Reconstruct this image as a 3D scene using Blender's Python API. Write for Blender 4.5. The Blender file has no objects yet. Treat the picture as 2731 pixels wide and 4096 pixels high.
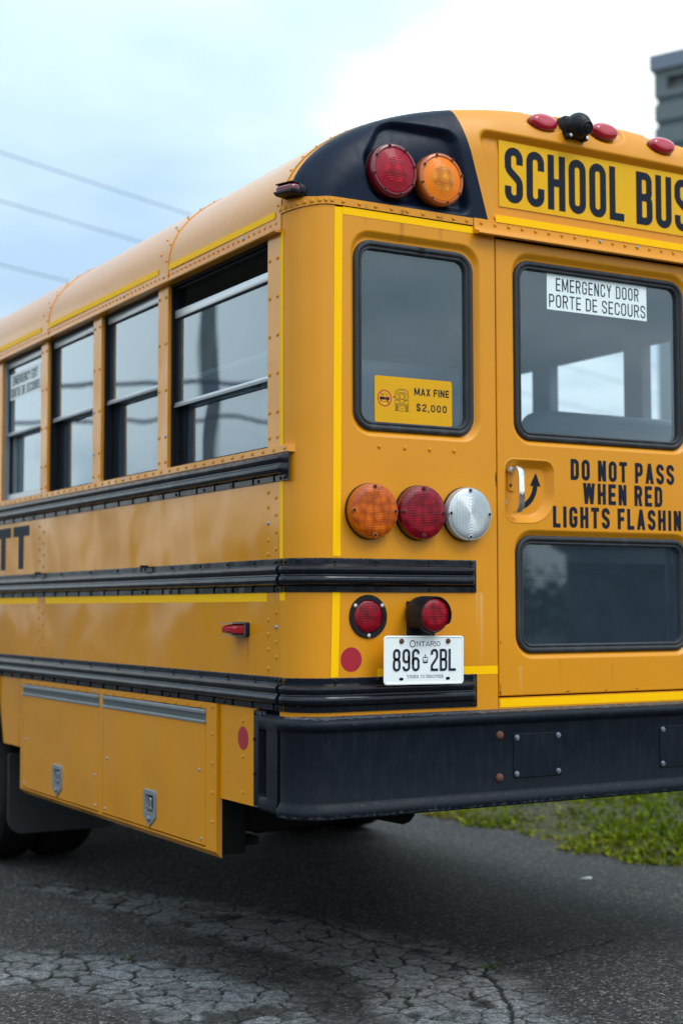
import bpy, bmesh, math, random
import numpy as np
from mathutils import Vector, Matrix
from mathutils.geometry import tessellate_polygon

R = math.radians
random.seed(7)
rng = np.random.default_rng(7)
scene = bpy.context.scene
COL = scene.collection

# ------------------------------------------------------------------ camera
YAW, PITCH, ROLL = R(30.184), R(3.642), R(-0.0984)
cam_d = bpy.data.cameras.new('camera')
cam = bpy.data.objects.new('camera', cam_d)
COL.objects.link(cam)
fw = Vector((math.sin(YAW)*math.cos(PITCH), math.cos(YAW)*math.cos(PITCH), math.sin(PITCH)))
rt = Vector((math.cos(YAW), -math.sin(YAW), 0))
up = rt.cross(fw)
r2 = rt*math.cos(ROLL) + up*math.sin(ROLL)
u2 = -rt*math.sin(ROLL) + up*math.cos(ROLL)
m3 = Matrix((r2, u2, -fw)).transposed()
cam.matrix_world = Matrix.Translation((-2.21385, -4.06781, 1.30)) @ m3.to_4x4()
cam_d.sensor_fit = 'VERTICAL'
cam_d.sensor_height = 36.0
cam_d.lens = 5959.4/4096*36.0
cam_d.clip_start = 0.05
cam_d.clip_end = 3000
cam_d.dof.use_dof = True
cam_d.dof.focus_distance = 4.66
cam_d.dof.aperture_fstop = 2.2
scene.camera = cam

# ------------------------------------------------------------------ world, sun, exposure
SUN_AZ, SUN_EL = R(152), R(52)      # azimuth measured from +Y towards +X
world = bpy.data.worlds.new('World')
scene.world = world
world.use_nodes = True
wt = world.node_tree
wt.nodes.clear()
def wn(t, **k):
    n = wt.nodes.new(t)
    for a, b in k.items(): setattr(n, a, b)
    return n
wl = wt.links.new
tc = wn('ShaderNodeTexCoord')
sky = wn('ShaderNodeTexSky', sky_type='NISHITA')
sky.sun_disc = False
sky.sun_elevation = SUN_EL
sky.sun_rotation = SUN_AZ
sky.dust_density = 2.0
sep = wn('ShaderNodeSeparateXYZ'); wl(tc.outputs['Generated'], sep.inputs[0])
zc = wn('ShaderNodeMath', operation='MAXIMUM'); wl(sep.outputs['Z'], zc.inputs[0]); zc.inputs[1].default_value = 0.0
zp = wn('ShaderNodeMath', operation='ADD'); wl(zc.outputs[0], zp.inputs[0]); zp.inputs[1].default_value = 0.22
cv = wn('ShaderNodeCombineXYZ')
for i, a in enumerate('XY'):
    d = wn('ShaderNodeMath', operation='DIVIDE'); wl(sep.outputs[a], d.inputs[0]); wl(zp.outputs[0], d.inputs[1]); wl(d.outputs[0], cv.inputs[i])
n1 = wn('ShaderNodeTexNoise'); n1.inputs['Scale'].default_value = 0.95; n1.inputs['Detail'].default_value = 5; n1.inputs['Roughness'].default_value = 0.5
mp = wn('ShaderNodeMapping'); mp.inputs['Location'].default_value = (30.908, 13.158, 11.853)
wl(cv.outputs[0], mp.inputs[0]); wl(mp.outputs[0], n1.inputs['Vector'])
rmp = wn('ShaderNodeValToRGB')
rmp.color_ramp.elements[0].position = 0.36; rmp.color_ramp.elements[0].color = (0.47, 0.665, 0.87, 1)
rmp.color_ramp.elements[1].position = 0.590; rmp.color_ramp.elements[1].color = (1.34, 1.40, 1.40, 1)
e = rmp.color_ramp.elements.new(0.47); e.color = (0.68, 0.85, 0.95, 1)
wl(n1.outputs['Fac'], rmp.inputs['Fac'])
gr = wn('ShaderNodeMath', operation='MULTIPLY_ADD'); wl(zc.outputs[0], gr.inputs[0]); gr.inputs[1].default_value = 11.0; gr.inputs[2].default_value = 8.0
vm = wn('ShaderNodeVectorMath', operation='SCALE'); wl(rmp.outputs['Color'], vm.inputs[0]); wl(gr.outputs[0], vm.inputs['Scale'])
mx = wn('ShaderNodeMix', data_type='RGBA'); mx.inputs['Factor'].default_value = 0.92
wl(sky.outputs['Color'], mx.inputs['A']); wl(vm.outputs['Vector'], mx.inputs['B'])
bg = wn('ShaderNodeBackground'); bg.inputs['Strength'].default_value = 0.1
wl(mx.outputs['Result'], bg.inputs['Color'])
wo = wn('ShaderNodeOutputWorld'); wl(bg.outputs[0], wo.inputs['Surface'])

sun_d = bpy.data.lights.new('sun', 'SUN')
sun_d.energy = 1.5
sun_d.angle = R(28)
sun_d.color = (1.0, 0.97, 0.93)
sun = bpy.data.objects.new('sun', sun_d)
COL.objects.link(sun)
sd = Vector((math.sin(SUN_AZ)*math.cos(SUN_EL), math.cos(SUN_AZ)*math.cos(SUN_EL), math.sin(SUN_EL)))
sun.rotation_euler = sd.to_track_quat('Z', 'Y').to_euler()
scene.view_settings.view_transform = 'Standard'
scene.view_settings.look = 'None'
scene.view_settings.exposure = 0.17
scene.view_settings.gamma = 1.0
scene.view_settings.use_curve_mapping = False

# ------------------------------------------------------------------ materials
def nmat(name):
    m = bpy.data.materials.new(name)
    m.use_nodes = True
    nt = m.node_tree
    b = nt.nodes['Principled BSDF']
    return m, nt, b
def N(nt, t, ins=None, **k):
    n = nt.nodes.new(t)
    for a, v in k.items(): setattr(n, a, v)
    for a, v in (ins or {}).items():
        if hasattr(v, 'is_output'): nt.links.new(v, n.inputs[a])
        else: n.inputs[a].default_value = v
    return n
def c4(c): return (c[0], c[1], c[2], 1.0)
def objco(nt): return N(nt, 'ShaderNodeTexCoord').outputs['Object']
def plain(name, col, rough=0.5, metal=0.0, coat=0.0, spec=0.5, var=0.0, vscale=6.0, bump=0.0, bscale=200.0, croughness=0.05, wave=0.0):
    """One paint/plastic/metal: base colour with slight mottling, fine relief, broad waviness."""
    m, nt, b = nmat(name)
    b.inputs['Roughness'].default_value = rough
    b.inputs['Metallic'].default_value = metal
    b.inputs['Coat Weight'].default_value = coat
    b.inputs['Coat Roughness'].default_value = croughness
    b.inputs['Specular IOR Level'].default_value = spec
    b.inputs['Base Color'].default_value = c4(col)
    co = objco(nt)
    if var:
        n = N(nt, 'ShaderNodeTexNoise', {'Vector': co, 'Scale': vscale, 'Detail': 6.0, 'Roughness': 0.65})
        lo = tuple(x*(1-var) for x in col); hi = tuple(min(1, x*(1+var)+0.15*var*0.1) for x in col)
        mxx = N(nt, 'ShaderNodeMix', {'Factor': n.outputs['Fac'], 'A': c4(lo), 'B': c4(hi)}, data_type='RGBA')
        nt.links.new(mxx.outputs['Result'], b.inputs['Base Color'])
        mr = N(nt, 'ShaderNodeMapRange', {'Value': n.outputs['Fac'], 'To Min': rough*0.8, 'To Max': min(1, rough*1.25)})
        nt.links.new(mr.outputs[0], b.inputs['Roughness'])
    last = None
    if wave:
        n = N(nt, 'ShaderNodeTexNoise', {'Vector': co, 'Scale': 2.6, 'Detail': 1.0})
        last = N(nt, 'ShaderNodeBump', {'Height': n.outputs['Fac'], 'Strength': 1.0, 'Distance': wave})
    if bump:
        n = N(nt, 'ShaderNodeTexNoise', {'Vector': co, 'Scale': bscale, 'Detail': 3.0})
        bb = N(nt, 'ShaderNodeBump', {'Height': n.outputs['Fac'], 'Strength': 1.0, 'Distance': bump})
        if last: nt.links.new(last.outputs[0], bb.inputs['Normal'])
        last = bb
    if last:
        nt.links.new(last.outputs[0], b.inputs['Normal'])
        if coat: nt.links.new(last.outputs[0], b.inputs['Coat Normal'])
    return m

def yellow_paint(name, base=(0.66, 0.262, 0.004), rough=0.36, coat=0.05, wave=0.012, streaks=(), spec=0.34):
    m, nt, b = nmat(name)
    co = objco(nt)
    # dust film and vertical run marks
    mpn = N(nt, 'ShaderNodeMapping', {'Vector': co, 'Scale': (22.0, 22.0, 1.3)})
    st = N(nt, 'ShaderNodeTexNoise', {'Vector': mpn.outputs[0], 'Scale': 1.0, 'Detail': 5.0, 'Roughness': 0.6})
    st2 = N(nt, 'ShaderNodeMapRange', {'Value': st.outputs['Fac'], 'From Min': 0.55, 'From Max': 0.80, 'To Min': 0.0, 'To Max': 0.10})
    bl = N(nt, 'ShaderNodeTexNoise', {'Vector': co, 'Scale': 3.0, 'Detail': 6.0, 'Roughness': 0.62})
    bl2 = N(nt, 'ShaderNodeMapRange', {'Value': bl.outputs['Fac'], 'From Min': 0.3, 'From Max': 0.75, 'To Min': 0.0, 'To Max': 0.16})
    mixa = N(nt, 'ShaderNodeMix', {'Factor': bl2.outputs[0], 'A': c4(base), 'B': c4((0.55, 0.235, 0.012))}, data_type='RGBA')
    mixb = N(nt, 'ShaderNodeMix', {'Factor': st2.outputs[0], 'A': mixa.outputs['Result'], 'B': c4((0.68, 0.36, 0.07))}, data_type='RGBA')
    # tiny chips and specks
    sp = N(nt, 'ShaderNodeTexVoronoi', {'Vector': co, 'Scale': 34.0})
    sp2 = N(nt, 'ShaderNodeMath', {0: sp.outputs['Distance'], 1: 0.030}, operation='LESS_THAN')
    sp3 = N(nt, 'ShaderNodeMath', {0: sp2.outputs[0], 1: 0.45}, operation='MULTIPLY')
    mixc = N(nt, 'ShaderNodeMix', {'Factor': sp3.outputs[0], 'A': mixb.outputs['Result'], 'B': c4((0.20, 0.10, 0.03))}, data_type='RGBA')
    colr = mixc.outputs['Result']
    # runs of rust or chalk below fastenings: (axis, position, half width, z low, z high, colour, strength)
    sp_ = N(nt, 'ShaderNodeSeparateXYZ', {'Vector': co})
    for ax, p0, hw, z0, z1, cc, k in streaks:
        d0 = N(nt, 'ShaderNodeMath', {0: sp_.outputs[ax], 1: p0}, operation='SUBTRACT')
        d1 = N(nt, 'ShaderNodeMath', {0: d0.outputs[0]}, operation='ABSOLUTE')
        f1 = N(nt, 'ShaderNodeMapRange', {'Value': d1.outputs[0], 'From Min': hw*0.2, 'From Max': hw, 'To Min': 1.0, 'To Max': 0.0})
        f2 = N(nt, 'ShaderNodeMapRange', {'Value': sp_.outputs['Z'], 'From Min': z0, 'From Max': z1, 'To Min': 0.0, 'To Max': 1.0})
        f3 = N(nt, 'ShaderNodeMath', {0: sp_.outputs['Z'], 1: z1}, operation='LESS_THAN')
        f4 = N(nt, 'ShaderNodeMath', {0: f1.outputs[0], 1: f2.outputs[0]}, operation='MULTIPLY')
        f5 = N(nt, 'ShaderNodeMath', {0: f4.outputs[0], 1: f3.outputs[0]}, operation='MULTIPLY')
        f6 = N(nt, 'ShaderNodeMath', {0: f5.outputs[0], 1: k}, operation='MULTIPLY', use_clamp=True)
        mxs = N(nt, 'ShaderNodeMix', {'Factor': f6.outputs[0], 'A': colr, 'B': c4(cc)}, data_type='RGBA')
        colr = mxs.outputs['Result']
    nt.links.new(colr, b.inputs['Base Color'])
    rr_ = N(nt, 'ShaderNodeMapRange', {'Value': bl.outputs['Fac'], 'To Min': rough*0.75, 'To Max': rough*1.35})
    nt.links.new(rr_.outputs[0], b.inputs['Roughness'])
    b.inputs['Specular IOR Level'].default_value = spec
    b.inputs['Coat Weight'].default_value = coat
    b.inputs['Coat Roughness'].default_value = 0.09
    w = N(nt, 'ShaderNodeTexNoise', {'Vector': co, 'Scale': 2.2, 'Detail': 1.5})
    b1 = N(nt, 'ShaderNodeBump', {'Height': w.outputs['Fac'], 'Strength': 1.0, 'Distance': wave})
    op = N(nt, 'ShaderNodeTexNoise', {'Vector': co, 'Scale': 260.0, 'Detail': 1.0})
    b2 = N(nt, 'ShaderNodeBump', {'Height': op.outputs['Fac'], 'Strength': 0.6, 'Distance': 0.00025, 'Normal': b1.outputs[0]})
    nt.links.new(b2.outputs[0], b.inputs['Normal'])
    nt.links.new(b1.outputs[0], b.inputs['Coat Normal'])
    return m

def scuffed_black(name, base=(0.0085, 0.0125, 0.022), rough=0.3, coat=0.2, scuff=0.35, wave=0.004, sscale=1.0, spec=0.32, bands=()):
    m, nt, b = nmat(name)
    co = objco(nt)
    mpn = N(nt, 'ShaderNodeMapping', {'Vector': co, 'Scale': (30*sscale, 30*sscale, 6*sscale)})
    s1 = N(nt, 'ShaderNodeTexNoise', {'Vector': mpn.outputs[0], 'Scale': 1.0, 'Detail': 8.0, 'Roughness': 0.75})
    s2 = N(nt, 'ShaderNodeMapRange', {'Value': s1.outputs['Fac'], 'From Min': 0.50, 'From Max': 0.80, 'To Min': 0.0, 'To Max': scuff})
    sp = N(nt, 'ShaderNodeTexVoronoi', {'Vector': co, 'Scale': 48.0})
    s3 = N(nt, 'ShaderNodeMath', {0: sp.outputs['Distance'], 1: 0.055}, operation='LESS_THAN')
    s4 = N(nt, 'ShaderNodeMath', {0: s3.outputs[0], 1: scuff*1.2}, operation='MULTIPLY')
    s5 = N(nt, 'ShaderNodeMath', {0: s2.outputs[0], 1: s4.outputs[0]}, operation='MAXIMUM')
    spz = N(nt, 'ShaderNodeSeparateXYZ', {'Vector': co})
    wn_ = N(nt, 'ShaderNodeTexNoise', {'Vector': co, 'Scale': 75.0, 'Detail': 9.0, 'Roughness': 0.8})
    for zc_, hw_, thr, k in bands:
        a1 = N(nt, 'ShaderNodeMath', {0: spz.outputs['Z'], 1: zc_}, operation='SUBTRACT')
        a2 = N(nt, 'ShaderNodeMath', {0: a1.outputs[0]}, operation='ABSOLUTE')
        a3 = N(nt, 'ShaderNodeMapRange', {'Value': a2.outputs[0], 'From Min': 0.0, 'From Max': hw_, 'To Min': 0.16, 'To Max': -0.06})
        a4 = N(nt, 'ShaderNodeMath', {0: wn_.outputs['Fac'], 1: a3.outputs[0]}, operation='ADD')
        a5 = N(nt, 'ShaderNodeMapRange', {'Value': a4.outputs[0], 'From Min': thr, 'From Max': thr+0.06, 'To Min': 0.0, 'To Max': k})
        s5 = N(nt, 'ShaderNodeMath', {0: s5.outputs[0], 1: a5.outputs[0]}, operation='MAXIMUM')
    mixa = N(nt, 'ShaderNodeMix', {'Factor': s5.outputs[0], 'A': c4(base), 'B': c4((0.12, 0.14, 0.17))}, data_type='RGBA')
    nt.links.new(mixa.outputs['Result'], b.inputs['Base Color'])
    mr = N(nt, 'ShaderNodeMapRange', {'Value': s1.outputs['Fac'], 'From Min': 0.3, 'From Max': 0.75, 'To Min': rough*0.8, 'To Max': min(1, rough*1.5)})
    nt.links.new(mr.outputs[0], b.inputs['Roughness'])
    b.inputs['Coat Weight'].default_value = coat
    b.inputs['Coat Roughness'].default_value = 0.12
    b.inputs['Specular IOR Level'].default_value = spec
    w = N(nt, 'ShaderNodeTexNoise', {'Vector': co, 'Scale': 7.0, 'Detail': 2.0})
    b1 = N(nt, 'ShaderNodeBump', {'Height': w.outputs['Fac'], 'Strength': 1.0, 'Distance': wave})
    nt.links.new(b1.outputs[0], b.inputs['Normal'])
    nt.links.new(b1.outputs[0], b.inputs['Coat Normal'])
    return m

def glass(name, tint=(0.50, 0.56, 0.60), gain=1.9, wave=0.0006, wscale=3.0, haze=0.03, hv=0.3):
    """Thin tinted pane: both faces' mirror reflection, tinted view through, a bluish diffuse haze painted in to lift its tone."""
    m, nt, b = nmat(name)
    nt.nodes.remove(b)
    out = [n for n in nt.nodes if n.type == 'OUTPUT_MATERIAL'][0]
    co = objco(nt)
    w = N(nt, 'ShaderNodeTexNoise', {'Vector': co, 'Scale': wscale, 'Detail': 1.0})
    bp = N(nt, 'ShaderNodeBump', {'Height': w.outputs['Fac'], 'Strength': 1.0, 'Distance': wave})
    fr = N(nt, 'ShaderNodeFresnel', {'IOR': 1.52, 'Normal': bp.outputs[0]})
    g = N(nt, 'ShaderNodeMath', {0: fr.outputs[0], 1: gain}, operation='MULTIPLY', use_clamp=True)
    tr = N(nt, 'ShaderNodeBsdfTransparent', {'Color': c4(tint)})
    gl = N(nt, 'ShaderNodeBsdfGlossy', {'Color': c4((0.74, 0.90, 1.0)), 'Roughness': 0.012, 'Normal': bp.outputs[0]})
    df = N(nt, 'ShaderNodeBsdfDiffuse', {'Color': c4((0.27, 0.42, 0.60))})
    dn = N(nt, 'ShaderNodeTexNoise', {'Vector': co, 'Scale': 8.0, 'Detail': 8.0, 'Roughness': 0.7})
    dm = N(nt, 'ShaderNodeMapRange', {'Value': dn.outputs['Fac'], 'From Min': 0.35, 'From Max': 0.75, 'To Min': haze*(1-hv), 'To Max': haze*(1+hv)})
    ma = N(nt, 'ShaderNodeMixShader', {0: dm.outputs[0], 1: tr.outputs[0], 2: df.outputs[0]})
    mb = N(nt, 'ShaderNodeMixShader', {0: g.outputs[0], 1: ma.outputs[0], 2: gl.outputs[0]})
    nt.links.new(mb.outputs[0], out.inputs['Surface'])
    return m

def lens_mat(name, dark, bright, scale=60.0, ledscale=0.0, rough=0.12, bump=0.0015, trans=0.0):
    """Moulded plastic lens: crossed prism grooves, clusters of reflector cups behind."""
    m, nt, b = nmat(name)
    co = objco(nt)
    sepn = N(nt, 'ShaderNodeSeparateXYZ', {'Vector': co})
    sx = N(nt, 'ShaderNodeMath', {0: sepn.outputs['X'], 1: scale*6.283}, operation='MULTIPLY')
    sz = N(nt, 'ShaderNodeMath', {0: sepn.outputs['Z'], 1: scale*6.283}, operation='MULTIPLY')
    s1 = N(nt, 'ShaderNodeMath', {0: sx.outputs[0]}, operation='SINE')
    s2 = N(nt, 'ShaderNodeMath', {0: sz.outputs[0]}, operation='SINE')
    gsum = N(nt, 'ShaderNodeMath', {0: s1.outputs[0], 1: s2.outputs[0]}, operation='ADD')
    gn = N(nt, 'ShaderNodeMapRange', {'Value': gsum.outputs[0], 'From Min': -2.0, 'From Max': 2.0})
    if ledscale:
        v = N(nt, 'ShaderNodeTexVoronoi', {'Vector': co, 'Scale': ledscale, 'Randomness': 0.55})
        vr = N(nt, 'ShaderNodeMapRange', {'Value': v.outputs['Distance'], 'From Min': 0.1, 'From Max': 0.75, 'To Min': 1.0, 'To Max': 0.0})
        nn = N(nt, 'ShaderNodeTexNoise', {'Vector': co, 'Scale': ledscale*3.2, 'Detail': 3.0})
        a = N(nt, 'ShaderNodeMath', {0: vr.outputs[0], 1: nn.outputs['Fac']}, operation='MULTIPLY')
        fac = N(nt, 'ShaderNodeMath', {0: gn.outputs[0], 1: 0.28, 2: a.outputs[0]}, operation='MULTIPLY_ADD', use_clamp=True)
    else:
        fac = gn
    mixa = N(nt, 'ShaderNodeMix', {'Factor': fac.outputs[0], 'A': c4(dark), 'B': c4(bright)}, data_type='RGBA')
    nt.links.new(mixa.outputs['Result'], b.inputs['Base Color'])
    b.inputs['Roughness'].default_value = rough
    b.inputs['Specular IOR Level'].default_value = 0.25
    b.inputs['Coat Weight'].default_value = 0.12
    b.inputs['Coat Roughness'].default_value = 0.05
    b.inputs['Transmission Weight'].default_value = trans
    bp = N(nt, 'ShaderNodeBump', {'Height': gn.outputs[0], 'Strength': 0.5, 'Distance': bump})
    nt.links.new(bp.outputs[0], b.inputs['Normal'])
    return m

def ring_mat(name, dark, bright, freq=300.0, metal=0.0, rough=0.2, bump=0.0012):
    """Lens with concentric moulded rings about the lamp's own axis."""
    m, nt, b = nmat(name)
    co = objco(nt)
    s = N(nt, 'ShaderNodeSeparateXYZ', {'Vector': co})
    cx = N(nt, 'ShaderNodeCombineXYZ', {'X': s.outputs['X'], 'Y': s.outputs['Z']})
    ln = N(nt, 'ShaderNodeVectorMath', {0: cx.outputs[0]}, operation='LENGTH')
    mu = N(nt, 'ShaderNodeMath', {0: ln.outputs['Value'], 1: freq*6.283}, operation='MULTIPLY')
    sn = N(nt, 'ShaderNodeMath', {0: mu.outputs[0]}, operation='SINE')
    gn = N(nt, 'ShaderNodeMapRange', {'Value': sn.outputs[0], 'From Min': -1.0, 'From Max': 1.0})
    mu2 = N(nt, 'ShaderNodeMath', {0: s.outputs['X'], 1: freq*6.283*0.8}, operation='MULTIPLY')
    sn2 = N(nt, 'ShaderNodeMath', {0: mu2.outputs[0]}, operation='SINE')
    gm = N(nt, 'ShaderNodeMath', {0: sn2.outputs[0], 1: 0.2, 2: gn.outputs[0]}, operation='MULTIPLY_ADD', use_clamp=True)
    mixa = N(nt, 'ShaderNodeMix', {'Factor': gm.outputs[0], 'A': c4(dark), 'B': c4(bright)}, data_type='RGBA')
    nt.links.new(mixa.outputs['Result'], b.inputs['Base Color'])
    b.inputs['Roughness'].default_value = rough
    b.inputs['Metallic'].default_value = metal
    b.inputs['Specular IOR Level'].default_value = 0.25
    b.inputs['Coat Weight'].default_value = 0.15
    bp = N(nt, 'ShaderNodeBump', {'Height': gm.outputs[0], 'Strength': 0.6, 'Distance': bump})
    nt.links.new(bp.outputs[0], b.inputs['Normal'])
    return m

M = {}
RUST, CHALK, GRIME = (0.22, 0.07, 0.012), (0.72, 0.50, 0.26), (0.20, 0.11, 0.03)
M['yellow'] = yellow_paint('bus_yellow_paint', streaks=(('X', .383, .012, 2.46, 2.600, RUST, .75), ('X', .535, .011, 2.50, 2.600, RUST, .65), ('X', .245, .009, 2.52, 2.60, RUST, .4),
    ('X', .690, .010, 1.10, 1.345, CHALK, .40), ('X', .672, .006, 1.20, 1.345, CHALK, .30), ('X', .650, .012, 1.47, 1.53, CHALK, .22), ('X', .85, .010, 1.00, 1.10, CHALK, .25), ('X', 1.02, .008, 1.02, 1.12, GRIME, .25), ('X', 1.25, .006, 1.0, 1.1, GRIME, .3),
    ('X', .31, .007, 1.47, 1.53, GRIME, .25), ('X', .50, .008, 1.45, 1.52, GRIME, .2)))
M['yellow_side'] = yellow_paint('bus_yellow_side_paint', rough=0.15, coat=0.20, wave=0.026, spec=0.42, streaks=(('Y', .352, .008, 1.085, 1.204, RUST, .8), ('Y', .42, .02, 1.12, 1.204, GRIME, .25), ('Y', 1.133, .014, .46, .487, RUST, .5), ('Y', 2.15, .014, .46, .487, RUST, .5),
    ('Y', 1.10, .01, 1.47, 1.69, CHALK, .15), ('Y', .75, .012, 1.5, 1.69, CHALK, .12), ('Y', 1.9, .012, 1.09, 1.31, CHALK, .12), ('Y', .207, .008, 1.02, 1.10, RUST, .3)))
M['yellow_roof'] = yellow_paint('bus_yellow_roof_paint', rough=0.26, coat=0.35, wave=0.006, spec=0.42)
M['black_paint'] = scuffed_black('black_gloss_paint', base=(0.005, 0.0115, 0.028), rough=0.34, coat=0.0, scuff=0.03, spec=0.12)
M['rail'] = scuffed_black('black_rail_paint', base=(0.0045, 0.007, 0.013), rough=0.16, coat=0.10, scuff=0.06, wave=0.004, spec=0.30, bands=((1.452, .004, .60, .7), (1.0765, .004, .60, .7), (1.412, .03, .74, .5), (1.03, .03, .74, .5)))
M['bumper'] = scuffed_black('black_bumper_paint', base=(0.0035, 0.0065, 0.0125), rough=0.46, coat=0.0, scuff=0.06, wave=0.003, sscale=1.6, spec=0.18, bands=((.957, .006, .60, .75), (.940, .02, .72, .5), (.658, .014, .62, .55), (.69, .02, .70, .3)))
M['rubber'] = scuffed_black('weathered_rubber', base=(0.026, 0.029, 0.034), rough=0.6, coat=0.0, scuff=0.55, wave=0.001, sscale=0.5)
M['plastic'] = plain('black_plastic', (0.006, 0.008, 0.012), 0.42, spec=0.22, var=0.3, vscale=20)
M['dark'] = plain('dark_gap', (0.004, 0.004, 0.005), 0.95, spec=0.1)
M['under'] = plain('underbody_black', (0.0055, 0.0055, 0.006), 0.95, spec=0.1, var=0.5, vscale=5)
M['tape'] = plain('yellow_reflective_tape', (1.0, 0.53, 0.0), 0.5, spec=0.1, coat=0.0, var=0.06, vscale=30, bump=0.0004, bscale=420)
M['sheet'] = plain('yellow_reflective_sheet', (0.74, 0.40, 0.002), 0.42, spec=0.2, coat=0.0, var=0.08, vscale=12, bump=0.0003, bscale=420)
M['navy'] = plain('navy_black_print', (0.008, 0.013, 0.026), 0.5, spec=0.12, var=0.15, vscale=30)
M['sticker'] = plain('sticker_amber', (0.68, 0.35, 0.004), 0.45, spec=0.2, var=0.05, vscale=20)
M['white'] = plain('white_print', (0.76, 0.86, 0.88), 0.35, var=0.04, vscale=15)
M['plate'] = plain('plate_white', (0.80, 0.86, 0.87), 0.28, coat=0.2, var=0.05, vscale=25)
M['groove_dark'] = plain('dark_groove', (0.07, 0.085, 0.09), 0.5, var=0.2)
M['plate_edge'] = plain('plate_emboss_edge', (0.50, 0.55, 0.60), 0.3)
M['red_decal'] = plain('red_reflective_dot', (0.36, 0.006, 0.022), 0.35, coat=0.3, var=0.12, vscale=40, bump=0.0003, bscale=400)
M['red_print'] = plain('red_print', (0.42, 0.012, 0.03), 0.45)
M['chrome'] = plain('chrome', (0.80, 0.83, 0.86), 0.10, metal=1.0, var=0.1, vscale=40)
M['zinc'] = plain('zinc_bolt', (0.30, 0.36, 0.44), 0.38, metal=0.9, var=0.25, vscale=120)
M['alu'] = plain('aluminium', (0.62, 0.67, 0.70), 0.36, metal=0.75, var=0.12, vscale=14)
M['alu_dull'] = plain('aluminium_dull', (0.26, 0.30, 0.32), 0.45, metal=0.6, var=0.15, vscale=14)
M['rust'] = plain('rusty_steel', (0.10, 0.035, 0.018), 0.8, var=0.6, vscale=90, bump=0.0008, bscale=200)
M['glass_side'] = glass('side_glass', (0.78, 0.86, 0.90), 2.5, wave=0.0008, wscale=2.6, haze=0.15, hv=0.35)
M['glass_wavy'] = glass('wavy_side_glass', (0.78, 0.86, 0.90), 2.5, wave=0.0024, wscale=2.2, haze=0.15, hv=0.35)
M['glass_rear'] = glass('rear_glass', (0.80, 0.87, 0.90), 2.1, wave=0.0002, wscale=3.0, haze=0.075, hv=0.25)
M['lens_red_led'] = lens_mat('red_led_lens', (0.075, 0.000, 0.006), (0.46, 0.002, 0.016), 190, 36)
M['lens_amber_led'] = lens_mat('amber_led_lens', (0.22, 0.028, 0.000), (0.92, 0.19, 0.000), 190, 36)
M['lens_clear'] = ring_mat('clear_ring_lens', (0.22, 0.26, 0.29), (0.86, 0.92, 0.95), 210, metal=0.55, rough=0.24, bump=0.0016)
M['lens_red_ring'] = ring_mat('red_ring_lens', (0.20, 0.000, 0.010), (0.42, 0.002, 0.024), 260, rough=0.22)
M['lens_amber_ring'] = ring_mat('amber_ring_lens', (0.72, 0.13, 0.000), (1.0, 0.29, 0.002), 260, rough=0.22)
M['lens_red_prism'] = lens_mat('red_prism_lens', (0.05, 0.000, 0.005), (0.70, 0.004, 0.022), 130, 26)
M['lens_amber_prism'] = lens_mat('amber_prism_lens', (0.34, 0.060, 0.000), (1.0, 0.40, 0.01), 130, 26)
M['lens_red'] = plain('red_lens', (0.42, 0.003, 0.022), 0.12, coat=0.6, var=0.3, vscale=30)
M['lens_red_dark'] = plain('dark_red_lens', (0.12, 0.001, 0.012), 0.12, coat=0.6, var=0.3, vscale=30)
M['lens_red_rim'] = plain('red_lens_rim', (0.14, 0.001, 0.010), 0.15, coat=0.5)
M['lens_amber_rim'] = plain('amber_lens_rim', (0.42, 0.085, 0.003), 0.15, coat=0.5)
M['lens_clear_rim'] = plain('clear_lens_rim', (0.42, 0.46, 0.48), 0.18, coat=0.5, metal=0.3)
M['seat'] = plain('seat_vinyl', (0.22, 0.25, 0.29), 0.5, var=0.2, vscale=8)
M['interior'] = plain('interior_panel', (0.06, 0.068, 0.08), 0.6, var=0.1)
M['floor'] = plain('interior_floor', (0.02, 0.02, 0.022), 0.8)
M['tyre'] = plain('tyre_rubber', (0.008, 0.008, 0.009), 0.9, spec=0.15, var=0.4, vscale=20)
M['flap'] = plain('mud_flap_rubber', (0.016, 0.020, 0.026), 0.6, var=0.45, vscale=7)
M['wire'] = plain('wire_aluminium', (0.16, 0.19, 0.25), 0.5)
M['pole'] = plain('pole_wood', (0.13, 0.125, 0.115), 0.85, var=0.4, vscale=9, bump=0.003, bscale=30)
M['concrete'] = plain('tower_concrete', (0.135, 0.17, 0.185), 0.85, var=0.22, vscale=0.35, bump=0.01, bscale=3)
M['concrete_dark'] = plain('tower_joint_concrete', (0.085, 0.115, 0.14), 0.85, var=0.2, vscale=0.5)
M['cap_metal'] = plain('tower_cap', (0.16, 0.20, 0.27), 0.7, var=0.15, vscale=0.5)
M['leaf'] = plain('tree_leaf', (0.035, 0.070, 0.018), 0.6, var=0.5, vscale=3)
M['bark'] = plain('bark', (0.06, 0.045, 0.035), 0.9, var=0.3)
M['wall_far'] = plain('far_wall', (0.10, 0.105, 0.11), 0.8, var=0.2, vscale=0.6)
M['roof_far'] = plain('far_roof', (0.05, 0.055, 0.06), 0.7, var=0.2)
M['scrap'] = plain('litter_paper', (0.42, 0.45, 0.46), 0.7, var=0.2, vscale=60)

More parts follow.
